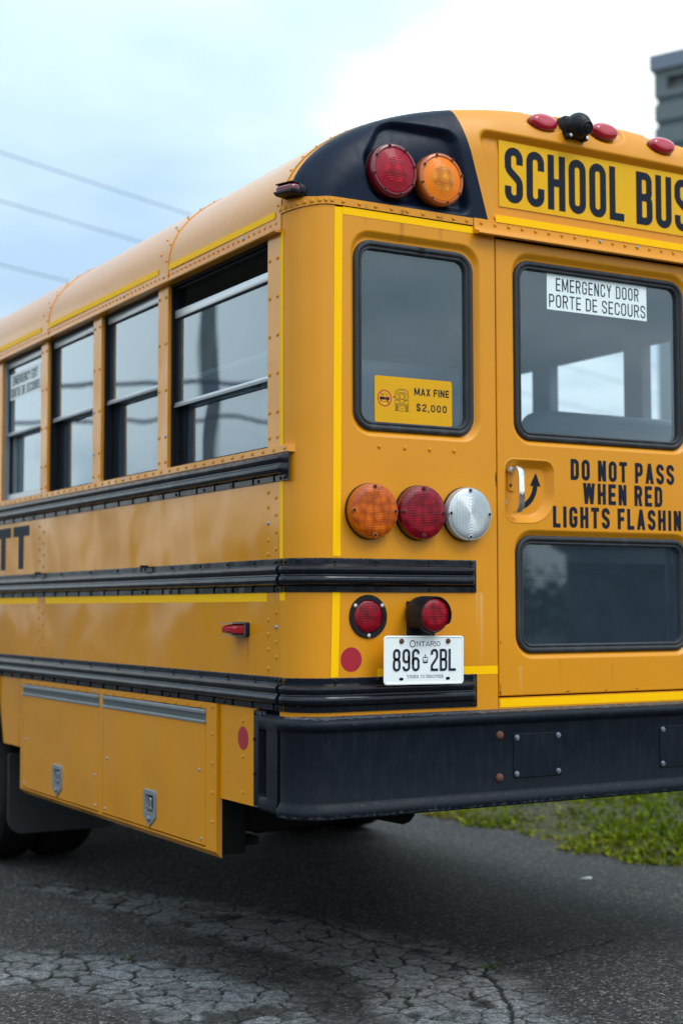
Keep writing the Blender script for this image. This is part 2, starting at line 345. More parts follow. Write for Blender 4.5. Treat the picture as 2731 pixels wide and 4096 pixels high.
# ------------------------------------------------------------------ mesh helpers
class MB:
    def __init__(self): self.v = []; self.f = []; self.mi = []
    def add(self, vs, fs, mi=0):
        o = len(self.v); self.v += [tuple(p) for p in vs]
        self.f += [tuple(i+o for i in f) for f in fs]; self.mi += [mi]*len(fs)
        return self
    def box(self, a, b, mi=0, bev=0.0):
        x0, y0, z0 = a; x1, y1, z1 = b
        if bev:
            bm = bmesh.new()
            bmesh.ops.create_cube(bm, size=1.0)
            for v in bm.verts:
                v.co = Vector(((x0+x1)/2 + v.co.x*(x1-x0), (y0+y1)/2 + v.co.y*(y1-y0), (z0+z1)/2 + v.co.z*(z1-z0)))
            bmesh.ops.bevel(bm, geom=list(bm.edges), offset=bev, segments=2, profile=0.5, affect='EDGES')
            bm.verts.index_update()
            self.add([v.co for v in bm.verts], [[v.index for v in f.verts] for f in bm.faces], mi)
            bm.free()
            return self
        vs = [(x, y, z) for x in (x0, x1) for y in (y0, y1) for z in (z0, z1)]
        return self.add(vs, [(0, 1, 3, 2), (4, 6, 7, 5), (0, 4, 5, 1), (2, 3, 7, 6), (0, 2, 6, 4), (1, 5, 7, 3)], mi)
    def loops(self, ls, closed=True, cap0=False, cap1=False, mi=0):
        n = len(ls[0]); vs = [p for l in ls for p in l]; fs = []
        for k in range(len(ls)-1):
            for i in range(n if closed else n-1):
                j = (i+1) % n
                fs.append((k*n+i, k*n+j, (k+1)*n+j, (k+1)*n+i))
        if cap0: fs.append(tuple(range(n-1, -1, -1)))
        if cap1: fs.append(tuple((len(ls)-1)*n+i for i in range(n)))
        return self.add(vs, fs, mi)
    def build(self, name, mats, parent=None, angle=35, loc=None, rot=None, smooth=True):
        me = bpy.data.meshes.new(name)
        me.from_pydata(self.v, [], self.f)
        if not isinstance(mats, (list, tuple)): mats = [mats]
        for m in mats: me.materials.append(m)
        if any(self.mi): me.polygons.foreach_set('material_index', self.mi)
        if smooth:
            me.polygons.foreach_set('use_smooth', [True]*len(me.polygons))
            me.set_sharp_from_angle(angle=R(angle))
        me.update()
        o = bpy.data.objects.new(name, me)
        COL.objects.link(o)
        if parent is not None: o.parent = parent
        if loc is not None: o.location = loc
        if rot is not None: o.rotation_euler = rot
        return o
def tag(o, label=None, cat=None, group=None, kind=None):
    if label: o['label'] = label
    if cat: o['category'] = cat
    if group: o['group'] = group
    if kind: o['kind'] = kind
    return o
def empty(name, loc=(0, 0, 0)):
    o = bpy.data.objects.new(name, None); COL.objects.link(o); o.location = loc; o.empty_display_size = 0.2
    return o
def inst(src, name, parent, loc, rot=(0, 0, 0), scale=None):
    o = src.copy(); o.name = name; COL.objects.link(o); o.parent = parent; o.location = loc; o.rotation_euler = rot
    if scale: o.scale = scale
    return o

def fillet(pts, rad, closed=True, n=8):
    """Polyline with rounded corners; fixed number of points per corner."""
    out = []; L = len(pts)
    if not hasattr(rad, '__len__'): rad = [rad]*L
    for i in range(L):
        p = Vector(pts[i]); r = rad[i]
        if (not closed and i in (0, L-1)) or r <= 1e-6:
            out.append(tuple(p)); continue
        a = Vector(pts[i-1]); b = Vector(pts[(i+1) % L])
        da = (a-p).normalized(); db = (b-p).normalized()
        ang = da.angle(db)
        if ang > math.pi-1e-3: out.append(tuple(p)); continue
        d = r/math.tan(ang/2)
        d = min(d, (a-p).length*0.5 if (closed or i-1 > 0) else (a-p).length, (b-p).length*0.5 if (closed or i+1 < L-1) else (b-p).length)
        rr_ = d*math.tan(ang/2)
        c = p + (da+db).normalized()*(rr_/math.sin(ang/2))
        s = p+da*d-c; t = p+db*d-c
        a0 = math.atan2(s.y, s.x); a1 = math.atan2(t.y, t.x)
        dd = (a1-a0+math.pi) % (2*math.pi)-math.pi
        for k in range(n+1):
            th = a0+dd*k/n
            out.append((c.x+rr_*math.cos(th), c.y+rr_*math.sin(th)))
    return out
def rr(cx, cz, hw, hh, r, n=8):
    return fillet([(cx-hw, cz-hh), (cx+hw, cz-hh), (cx+hw, cz+hh), (cx-hw, cz+hh)], r, True, n)
def rrb(x0, x1, z0, z1, r, n=8): return rr((x0+x1)/2, (z0+z1)/2, (x1-x0)/2, (z1-z0)/2, r, n)
def circ(cx, cz, r, n=40): return [(cx+r*math.cos(2*math.pi*i/n), cz+r*math.sin(2*math.pi*i/n)) for i in range(n)]
def inset(loop, d):
    """Move a closed CCW loop inwards by d along vertex normals."""
    if abs(d) < 1e-9: return list(loop)
    n = len(loop); out = []
    for i in range(n):
        p = Vector(loop[i]); a = p-Vector(loop[i-1]); b = Vector(loop[(i+1) % n])-p
        if a.length < 1e-9: a = b
        if b.length < 1e-9: b = a
        na = Vector((-a.y, a.x)).normalized(); nb = Vector((-b.y, b.x)).normalized()
        m = na+nb
        m = m/max(0.3, m.length_squared/2) if m.length > 1e-6 else na
        out.append(tuple(p+m*d))
    return out
def rear3(y0=0.0): return lambda p, d: (p[0], y0+d, p[1])          # 2-D (x, z), depth into the bus
def left3(x0=0.0): return lambda p, d: (x0+d, p[0], p[1])           # 2-D (y, z), depth into the bus
def relief(mb, loop, prof, to3, cap=True, mi=0, flip=False):
    """Stack of inset copies of a loop: prof = [(inset, depth)...]; optional cap over the last."""
    ls = [[to3(p, d) for p in inset(loop, o)] for o, d in prof]
    if flip: ls = [l[::-1] for l in ls]
    mb.loops(ls, True, False, False, mi)
    if cap:
        l2 = inset(loop, prof[-1][0]); d = prof[-1][1]
        tr = tessellate_polygon([[Vector((p[0], p[1], 0)) for p in l2]])
        fs = []
        for t in tr:
            a, b, c = (Vector(l2[i]) for i in t)
            ccw = (b-a).cross(c-a) > 0
            fs.append(t if ccw != flip else t[::-1])
        mb.add([to3(p, d) for p in l2], fs, mi)
    return mb
def sheet(mb, outer, holes, to3, d=0.0, mi=0):
    polys = [outer]+holes
    allp = [p for pl in polys for p in pl]
    tr = tessellate_polygon([[Vector((p[0], p[1], 0)) for p in pl] for pl in polys])
    fs = []
    for t in tr:
        a, b, c = (Vector(allp[i]) for i in t)
        cr = (b-a).cross(c-a)
        if abs(cr) < 1e-12: continue
        fs.append(t if cr > 0 else t[::-1])
    mb.add([to3(p, d) for p in allp], fs, mi)
def lathe(mb, prof, c, n=40, mi=0, cap=True):
    """Rings about the -Y axis: prof = [(radius, y)...] from the mounting face outwards."""
    ls = [[(c[0]+r*math.cos(2*math.pi*i/n), c[1]+y, c[2]+r*math.sin(2*math.pi*i/n)) for i in range(n)] for r, y in prof]
    mb.loops(ls, True, False, cap, mi)
    return mb
def tube(mb, pts, r, n=8, mi=0, cap=True):
    ls = []; P = [Vector(p) for p in pts]
    for i, p in enumerate(P):
        t = (P[min(i+1, len(P)-1)]-P[max(i-1, 0)]).normalized()
        a = t.cross(Vector((0, 0, 1)) if abs(t.z) < 0.9 else Vector((1, 0, 0))).normalized(); b = t.cross(a)
        rad = r[i] if hasattr(r, '__len__') else r
        ls.append([tuple(p+a*rad*math.cos(2*math.pi*k/n)+b*rad*math.sin(2*math.pi*k/n)) for k in range(n)])
    mb.loops(ls, True, cap, cap, mi)
    return mb

# ------------------------------------------------------------------ stroke lettering
def glyph(ch, w, t):
    t = min(t, .40*w) if ch not in 'I,' else t
    h = t/2; L = h; Rr = w-h; B = h; T = 1-h; Md = 0.5
    r = (w-t)/2*0.98
    S = []; P = []
    def s(pts, rad=0, closed=False): S.append((pts, rad, closed))
    if ch in 'O0': s([(L, B), (Rr, B), (Rr, T), (L, T)], r, True)
    elif ch == 'D': s([(L, B), (Rr, B), (Rr, T), (L, T)], [0, r, r, 0], True)
    elif ch == 'C': s([(Rr, .66), (Rr, T), (L, T), (L, B), (Rr, B), (Rr, .34)], [0, r, r, r, r, 0])
    elif ch == 'G': s([(Rr, .68), (Rr, T), (L, T), (L, B), (Rr, B), (Rr, .46), (w*.5, .46)], [0, r, r, r, r, 0, 0])
    elif ch in 'S$':
        s([(Rr, .70), (Rr, T), (L, T), (L, .60), (Rr, .40), (Rr, B), (L, B), (L, .30)], [0, r, r, .16, .16, r, r, 0])
        if ch == '$': P.append([(w/2-t*.3, -.12), (w/2+t*.3, -.12), (w/2+t*.3, 1.12), (w/2-t*.3, 1.12)])
    elif ch == 'U': s([(L, 1), (L, B), (Rr, B), (Rr, 1)], [0, r, r, 0])
    elif ch == 'H': s([(L, 0), (L, 1)]); s([(Rr, 0), (Rr, 1)]); s([(t, Md), (w-t, Md)])
    elif ch == 'L': s([(L, 1), (L, B), (w, B)])
    elif ch == 'I': s([(h, 0), (h, 1)])
    elif ch == 'T': s([(0, T), (w, T)]); s([(w/2, 0), (w/2, 1-t)])
    elif ch == 'E': s([(L, 0), (L, 1)]); s([(t, B), (w, B)]); s([(t, T), (w, T)]); s([(t, Md), (w*.92, Md)])
    elif ch == 'F': s([(L, 0), (L, 1)]); s([(t, T), (w, T)]); s([(t, Md), (w*.92, Md)])
    elif ch == 'P': s([(L, 0), (L, 1)]); s([(t, T), (Rr, T), (Rr, .44), (t, .44)], [0, r*.9, r*.9, 0])
    elif ch == 'R':
        s([(L, 0), (L, 1)]); s([(t, T), (Rr, T), (Rr, .50), (t, .50)], [0, r*.9, r*.9, 0])
        P.append([(w*.42, .50), (w*.42+t, .50), (w, 0), (w-t*1.05, 0)])
    elif ch == 'B':
        s([(L, 0), (L, 1)]); s([(t, T), (Rr*.97, T), (Rr*.97, .52), (t, .52)], [0, r*.8, r*.8, 0]); s([(t, .52), (Rr, .52), (Rr, B), (t, B)], [0, r*.8, r*.8, 0])
    elif ch == 'N': s([(L, 0), (L, 1)]); s([(Rr, 0), (Rr, 1)]); P.append([(0, 1), (t*1.05, 1), (w, 0), (w-t*1.05, 0)])
    elif ch == 'M':
        s([(L, 0), (L, 1)]); s([(Rr, 0), (Rr, 1)])
        P.append([(0, 1), (t*1.1, 1), (w/2+t*.4, .12), (w/2-t*.4, .12)]); P.append([(w-t*1.1, 1), (w, 1), (w/2+t*.4, .12), (w/2-t*.4, .12)])
    elif ch == 'A':
        P.append([(0, 0), (t, 0), (w/2+t*.5, 1), (w/2-t*.5, 1)]); P.append([(w-t, 0), (w, 0), (w/2+t*.5, 1), (w/2-t*.5, 1)])
        P.append([(w*.22, .20), (w*.78, .20), (w*.70, .20+t*.8), (w*.30, .20+t*.8)])
    elif ch == 'V': P.append([(0, 1), (t, 1), (w/2+t*.5, 0), (w/2-t*.5, 0)]); P.append([(w-t, 1), (w, 1), (w/2+t*.5, 0), (w/2-t*.5, 0)])
    elif ch == 'W':
        a = w*.27
        for (x0, x1, f) in ((0, a, 1), (w/2, a, 1), (w/2, w-a, 1), (w, w-a, 1)):
            P.append([(x0-t*.5 if x0 else 0, 1), (x0+t*.5 if x0 < w else w, 1), (x1+t*.5, 0), (x1-t*.5, 0)])
        P[0][1] = (t, 1); P[3][0] = (w-t, 1)
    elif ch == 'X': P.append([(0, 1), (t*1.1, 1), (w, 0), (w-t*1.1, 0)]); P.append([(w-t*1.1, 1), (w, 1), (t*1.1, 0), (0, 0)])
    elif ch == 'Y':
        P.append([(0, 1), (t*1.1, 1), (w/2+t*.5, .42), (w/2-t*.5, .42)]); P.append([(w-t*1.1, 1), (w, 1), (w/2+t*.5, .42), (w/2-t*.5, .42)]); s([(w/2, 0), (w/2, .44)])
    elif ch == '8': s([(L, B), (Rr, B), (Rr, .53), (L, .53)], r, True); s([(L+t*.1, .53), (Rr-t*.1, .53), (Rr-t*.1, T), (L+t*.1, T)], r*.92, True)
    elif ch == '9': s([(L, .42), (Rr, .42), (Rr, T), (L, T)], r, True); s([(Rr, .70), (Rr, B), (L, B), (L, .22)], [0, r, r, 0])
    elif ch == '6': s([(L, B), (Rr, B), (Rr, .58), (L, .58)], r, True); s([(L, .30), (L, T), (Rr, T), (Rr, .78)], [0, r, r, 0])
    elif ch == '2': s([(L, .74), (L, T), (Rr, T), (Rr, .62), (L, .24), (L, B), (w, B)], [0, r, r, .18, .10, 0, 0])
    elif ch == ',': P.append([(0, -.14), (t*.5, -.14), (t, .10), (t, t), (0, t), (0, 0)])
    return S, P
WID = {'I': None, ' ': 0.34, 'M': 1.32, 'W': 1.45, 'L': 0.88, 'E': 0.92, 'F': 0.88, 'T': 0.98, ',': None, 'A': 1.08, 'V': 1.05}
def text(mb, s, u0, v0, u1, hgt, t=0.18, gap=0.10, to3=None, d=0.0, mi=0, order=0, serif=0.0):
    """Print s between u0 and u1 (along the line) with cap height hgt, stroke t (fraction of height)."""
    nchar = sum(WID.get(c, 1.0) if WID.get(c, 1.0) is not None else 0 for c in s)
    fixed = sum(t for c in s if c in 'I,')+gap*(len(s)-1)
    unit = (abs(u1-u0)/hgt-fixed)/nchar
    sg = 1 if u1 > u0 else -1
    x = 0.0; k = 0
    for c in s:
        wv = WID.get(c, 1.0)
        w = t if wv is None else wv*unit
        if c != ' ':
            S, P = glyph(c, w, t)
            for pts, rad, closed in S:
                stroke(mb, fillet(pts, rad, closed, 8), t, closed, lambda p: to3((u0+sg*(x+p[0])*hgt, v0+p[1]*hgt), d-1.5e-5*(k % 5)), mi); k += 1
            for pl in P:
                pp = [to3((u0+sg*(x+p[0])*hgt, v0+p[1]*hgt), d-1.5e-5*(k % 5)) for p in pl]; k += 1
                mb.add(pp, [tuple(range(len(pp)))], mi)
            if serif:
                sw = t*1.5
                feet = {'N': [(0, 0), (0, 1), (w, 1)], 'T': [(w/2, 0)], 'A': [(0, 0), (w, 0)], 'R': [(0, 0), (0, 1), (w, 0)], 'I': [(t/2, 0), (t/2, 1)], 'Y': [(0, 1), (w, 1), (w/2, 0)],
                        'U': [(0, 1), (w, 1)], 'D': [(0, 0), (0, 1)], 'E': [(0, 0), (0, 1)], 'V': [(0, 1), (w, 1)]}.get(c, [])
                for fx, fz in feet:
                    pp = [(fx-sw, fz-serif/2), (fx+sw, fz-serif/2), (fx+sw, fz+serif/2), (fx-sw, fz+serif/2)]
                    mb.add([to3((u0+sg*(x+p[0])*hgt, v0+p[1]*hgt), d-1e-4) for p in pp], [(0, 1, 2, 3)], mi)
        x += w+gap
    return mb
def stroke(mb, line, t, closed, to, mi=0):
    n = len(line); Lp = []; Rp = []
    for i in range(n):
        p = Vector(line[i])
        a = Vector(line[i-1]) if (closed or i > 0) else None
        b = Vector(line[(i+1) % n]) if (closed or i < n-1) else None
        da = (p-a) if a is not None else (b-p); db = (b-p) if b is not None else (p-a)
        if da.length < 1e-7: da = db
        if db.length < 1e-7: db = da
        na = Vector((-da.y, da.x)).normalized(); nb = Vector((-db.y, db.x)).normalized()
        m = na+nb
        m = m/max(0.35, m.length_squared/2) if m.length > 1e-6 else na
        Lp.append(to(tuple(p+m*t/2))); Rp.append(to(tuple(p-m*t/2)))
    fs = []
    for i in range(n if closed else n-1):
        j = (i+1) % n
        fs.append((i, j, n+j, n+i))
    mb.add(Lp+Rp, fs, mi)
def line2(mb, pts, t, to3, d, mi=0, closed=False): stroke(mb, pts, t, closed, lambda p: to3(p, d), mi)

# ================================================================== SETTING
def poly_dist(X, Y, pl):
    best = np.full(X.shape, 1e9)
    for (x0, y0), (x1, y1) in zip(pl[:-1], pl[1:]):
        dx, dy = x1-x0, y1-y0; q = dx*dx+dy*dy
        tt = np.clip(((X-x0)*dx+(Y-y0)*dy)/q, 0, 1)
        best = np.minimum(best, np.hypot(X-x0-tt*dx, Y-y0-tt*dy))
    return best
def vnoise(X, Y, sc, seed):
    g = np.random.default_rng(seed).random((64, 64))
    x = X*sc+100; y = Y*sc+100
    xi = np.floor(x).astype(int); yi = np.floor(y).astype(int); fx = x-xi; fy = y-yi
    fx = fx*fx*(3-2*fx); fy = fy*fy*(3-2*fy)
    a = g[xi % 64, yi % 64]; b = g[(xi+1) % 64, yi % 64]; c = g[xi % 64, (yi+1) % 64]; d2 = g[(xi+1) % 64, (yi+1) % 64]
    return (a*(1-fx)+b*fx)*(1-fy)+(c*(1-fx)+d2*fx)*fy
def fbm(X, Y, sc, seed, o=4):
    s = 0; a = 1; tot = 0
    for k in range(o):
        s = s+a*vnoise(X, Y, sc*2**k, seed+k); tot += a; a *= .55
    return s/tot
def smooth(a, b, x):
    t = np.clip((x-a)/(b-a), 0, 1); return t*t*(3-2*t)

def make_ground():
    x0, x1, y0, y1, st = -1.25, 1.95, -0.65, 3.05, 0.0075
    nx = int((x1-x0)/st)+1; ny = int((y1-y0)/st)+1
    xs = np.linspace(x0, x1, nx); ys = np.linspace(y0, y1, ny)
    X, Y = np.meshgrid(xs, ys, indexing='ij')
    wx = X+0.05*(fbm(X, Y, 9, 3)-.5)+0.016*(fbm(X, Y, 45, 9)-.5); wy = Y+0.05*(fbm(X, Y, 9, 5)-.5)+0.016*(fbm(X, Y, 45, 13)-.5)
    A = [(.10, 2.78), (.32, 2.40), (.42, 1.95), (.56, 1.55), (.68, 1.10), (.74, .70), (.72, .35), (.58, -.05), (.42, -.6)]
    Bn = [(-1.2, 1.75), (-.75, 1.45), (-.33, 1.12), (-.16, .80), (-.06, .45), (-.10, .10), (-.2, -.6)]
    dA = poly_dist(wx, wy, A); dB = poly_dist(wx, wy, Bn)
    hwA = .10+.20*smooth(2.8, 1.4, wy)
    nz = .35*(fbm(X, Y, 6, 17)-.5)*2
    zA = smooth(1.2, .55, dA/hwA+nz); zB = smooth(1.1, .45, dB/.34+nz)
    zone = np.maximum(zA, zB)
    # plates: jittered seeds
    seeds = []; cell = {}
    for _ in range(9000):
        a, b = rng.uniform(x0-.3, x1+.3), rng.uniform(y0-.3, y1+.3); r0 = rng.uniform(.055, .17)
        ci, cj = int(a//.2), int(b//.2); ok = True
        for di in (-1, 0, 1):
            for dj in (-1, 0, 1):
                for (p, q) in cell.get((ci+di, cj+dj), ()):
                    if (p-a)**2+(q-b)**2 < r0*r0: ok = False
        if ok: seeds.append((a, b)); cell.setdefault((ci, cj), []).append((a, b))
    seeds = np.array(seeds)
    d1 = np.full(X.shape, 9.0); d2 = np.full(X.shape, 9.0); idx = np.zeros(X.shape, int)
    for k, (a, b) in enumerate(seeds):
        ix0 = max(0, int((a-.34-x0)/st)); ix1 = min(nx, int((a+.34-x0)/st)+1); iy0 = max(0, int((b-.34-y0)/st)); iy1 = min(ny, int((b+.34-y0)/st)+1)
        if ix1 <= ix0 or iy1 <= iy0: continue
        sl = np.s_[ix0:ix1, iy0:iy1]
        d = np.hypot(wx[sl]-a, wy[sl]-b)
        nd = d < d1[sl]
        d2[sl] = np.where(nd, d1[sl], np.minimum(d2[sl], d))
        idx[sl] = np.where(nd, k, idx[sl]); d1[sl] = np.where(nd, d, d1[sl])
    edge = d2-d1
    pr = rng.random(len(seeds)); tilt = rng.normal(size=(len(seeds), 2))*0.010
    cwid = .009+.024*smooth(.35, .75, fbm(X, Y, 4.5, 33))*smooth(.3, .7, fbm(X, Y, 22, 35))
    between = smooth(.75, .3, np.abs(dA-dB))*smooth(.65, .25, np.minimum(dA, dB))*smooth(2.5, 1.7, Y)
    crack = smooth(1.0, .25, edge/cwid)*np.maximum(smooth(.12, .5, zone), .8*between)*smooth(.22, .42, fbm(X, Y, 7, 37)+.1)
    # long single cracks
    for pl, wdt in (([(.86, 1.60), (.86, 1.35), (.85, 1.0), (.90, .78), (.91, .52), (.95, .36), (1.0, .39), (1.2, .41), (1.48, .46), (1.66, .50)], .012),
                    ([(.10, 2.80), (.34, 2.50), (.47, 1.98), (.70, 1.72), (.86, 1.60)], .012), ([(.95, .36), (.80, .03), (.63, -.23), (.50, -.6)], .014)):
        dd = poly_dist(wx, wy, pl)
        crack = np.maximum(crack, smooth(1.0, .3, dd/(wdt*(.35+.9*fbm(X, Y, 12, 91)))))
    ravel = smooth(.40, .62, fbm(X, Y, 4.5, 21))*smooth(.15, .5, zone)*smooth(1.1, .7, zone+0*X)
    broken = smooth(.60, .72, fbm(X, Y, 3.6, 41))*zone
    pale = np.maximum(zone, .38*between*smooth(.45, .7, fbm(X, Y, 5, 19)))*(0.55+0.45*pr[idx])*(1-.8*broken)*smooth(.20, .50, fbm(X, Y, 14, 61)+.16)*smooth(-.2, 1.2, edge/cwid)
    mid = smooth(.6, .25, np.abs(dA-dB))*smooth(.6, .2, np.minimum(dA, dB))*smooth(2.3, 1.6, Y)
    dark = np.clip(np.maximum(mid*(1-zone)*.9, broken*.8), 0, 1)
    cx_, cy_ = seeds[idx, 0], seeds[idx, 1]
    Z = -.006*crack-.003*dark+zone*((X-cx_)*tilt[idx, 0]+(Y-cy_)*tilt[idx, 1])+.0035*(fbm(X, Y, 5, 71)-.5)+.003*(fbm(X, Y, 60, 81, 2)-.5)
    ed = np.minimum(np.minimum(X-x0, x1-X), np.minimum(Y-y0, y1-Y))
    Z = Z*smooth(0, .1, ed)
    V = np.stack([X, Y, Z], -1).reshape(-1, 3)
    I = np.arange(nx*ny).reshape(nx, ny)
    F = np.stack([I[:-1, :-1], I[1:, :-1], I[1:, 1:], I[:-1, 1:]], -1).reshape(-1, 4)
    # surrounding sheet to the horizon
    o = len(V); B_ = 900.0
    ext = np.array([(x0, y0, 0), (x1, y0, 0), (x1, y1, 0), (x0, y1, 0), (-B_, -B_, 0), (B_, -B_, 0), (B_, B_, 0), (-B_, B_, 0)])
    V = np.concatenate([V, ext]); Fx = np.array([(4, 5, 1, 0), (5, 6, 2, 1), (6, 7, 3, 2), (7, 4, 0, 3)])+o
    F = np.concatenate([F, Fx])
    me = bpy.data.meshes.new('asphalt_pavement')
    me.vertices.add(len(V)); me.vertices.foreach_set('co', V.ravel())
    me.loops.add(F.size); me.loops.foreach_set('vertex_index', F.ravel().astype(np.int32))
    me.polygons.add(len(F)); me.polygons.foreach_set('loop_start', np.arange(0, F.size, 4, dtype=np.int32)); me.polygons.foreach_set('loop_total', np.full(len(F), 4, dtype=np.int32))
    me.update(calc_edges=True)
    for nm, arr in (('crack', crack), ('pale', pale), ('dirt', dark)):
        at = me.attributes.new(nm, 'FLOAT', 'POINT')
        at.data.foreach_set('value', np.concatenate([arr.ravel(), np.zeros(8)]).astype(np.float32))
    me.polygons.foreach_set('use_smooth', [True]*len(F))
    m, nt, b = nmat('asphalt')
    co = objco(nt)
    at = {k: N(nt, 'ShaderNodeAttribute', attribute_name=k).outputs['Fac'] for k in ('crack', 'pale', 'dirt')}
    v1 = N(nt, 'ShaderNodeTexVoronoi', {'Vector': co, 'Scale': 105.0})
    v2 = N(nt, 'ShaderNodeTexVoronoi', {'Vector': co, 'Scale': 230.0})
    sr = N(nt, 'ShaderNodeSeparateColor', {'Color': v1.outputs['Color']})
    sr2 = N(nt, 'ShaderNodeSeparateColor', {'Color': v2.outputs['Color']})
    big = N(nt, 'ShaderNodeTexNoise', {'Vector': co, 'Scale': 1.1, 'Detail': 6.0, 'Roughness': 0.6})
    fine = N(nt, 'ShaderNodeTexNoise', {'Vector': co, 'Scale': 30.0, 'Detail': 8.0, 'Roughness': 0.75})
    ramp = N(nt, 'ShaderNodeValToRGB', {'Fac': sr.outputs[0]})
    cr = ramp.color_ramp
    cr.elements[0].position = 0.0; cr.elements[0].color = (0.008, 0.008, 0.009, 1)
    cr.elements[1].position = 1.0; cr.elements[1].color = (0.15, 0.14, 0.125, 1)
    for ps, cc in ((0.35, (0.018, 0.0185, 0.020, 1)), (0.70, (0.034, 0.0345, 0.036, 1)), (0.88, (0.064, 0.062, 0.058, 1))):
        ee = cr.elements.new(ps); ee.color = cc
    g2 = N(nt, 'ShaderNodeMapRange', {'Value': sr2.outputs[1], 'To Min': 0.55, 'To Max': 1.35})
    m1 = N(nt, 'ShaderNodeVectorMath', {0: ramp.outputs['Color'], 'Scale': g2.outputs[0]}, operation='SCALE')
    g3 = N(nt, 'ShaderNodeMapRange', {'Value': big.outputs['Fac'], 'From Min': 0.3, 'From Max': 0.7, 'To Min': 0.98, 'To Max': 1.5})
    m2 = N(nt, 'ShaderNodeVectorMath', {0: m1.outputs['Vector'], 'Scale': g3.outputs[0]}, operation='SCALE')
    pf = N(nt, 'ShaderNodeMapRange', {'Value': fine.outputs['Fac'], 'From Min': 0.40, 'From Max': 0.56, 'To Min': 0.22, 'To Max': 1.0})
    pp = N(nt, 'ShaderNodeMath', {0: at['pale'], 1: pf.outputs[0]}, operation='MULTIPLY', use_clamp=True)
    pc = N(nt, 'ShaderNodeMix', {'Factor': sr2.outputs[0], 'A': c4((0.10, 0.108, 0.115)), 'B': c4((0.35, 0.365, 0.38))}, data_type='RGBA')
    mixp = N(nt, 'ShaderNodeMix', {'Factor': pp.outputs[0], 'A': m2.outputs['Vector'], 'B': pc.outputs['Result']}, data_type='RGBA')
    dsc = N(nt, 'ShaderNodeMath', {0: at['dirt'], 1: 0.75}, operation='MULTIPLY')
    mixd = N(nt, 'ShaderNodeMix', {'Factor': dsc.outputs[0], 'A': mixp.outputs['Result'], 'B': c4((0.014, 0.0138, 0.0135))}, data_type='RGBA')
    cf = N(nt, 'ShaderNodeMath', {0: at['crack'], 1: 0.93}, operation='MULTIPLY', use_clamp=True)
    mixc = N(nt, 'ShaderNodeMix', {'Factor': cf.outputs[0], 'A': mixd.outputs['Result'], 'B': c4((0.008, 0.0075, 0.0065))}, data_type='RGBA')
    nt.links.new(mixc.outputs['Result'], b.inputs['Base Color'])
    b.inputs['Roughness'].default_value = 0.75
    b.inputs['Specular IOR Level'].default_value = 0.3
    h1 = N(nt, 'ShaderNodeMath', {0: v1.outputs['Distance'], 1: -0.6, 2: fine.outputs['Fac']}, operation='MULTIPLY_ADD')
    bp = N(nt, 'ShaderNodeBump', {'Height': h1.outputs[0], 'Strength': 1.0, 'Distance': 0.006})
    nt.links.new(bp.outputs[0], b.inputs['Normal'])
    me.materials.append(m)
    o = bpy.data.objects.new('asphalt_pavement', me); COL.objects.link(o)
    tag(o, 'grey cracked asphalt pavement with pale crazed plates under the bus', kind='structure')
    return o
make_ground()

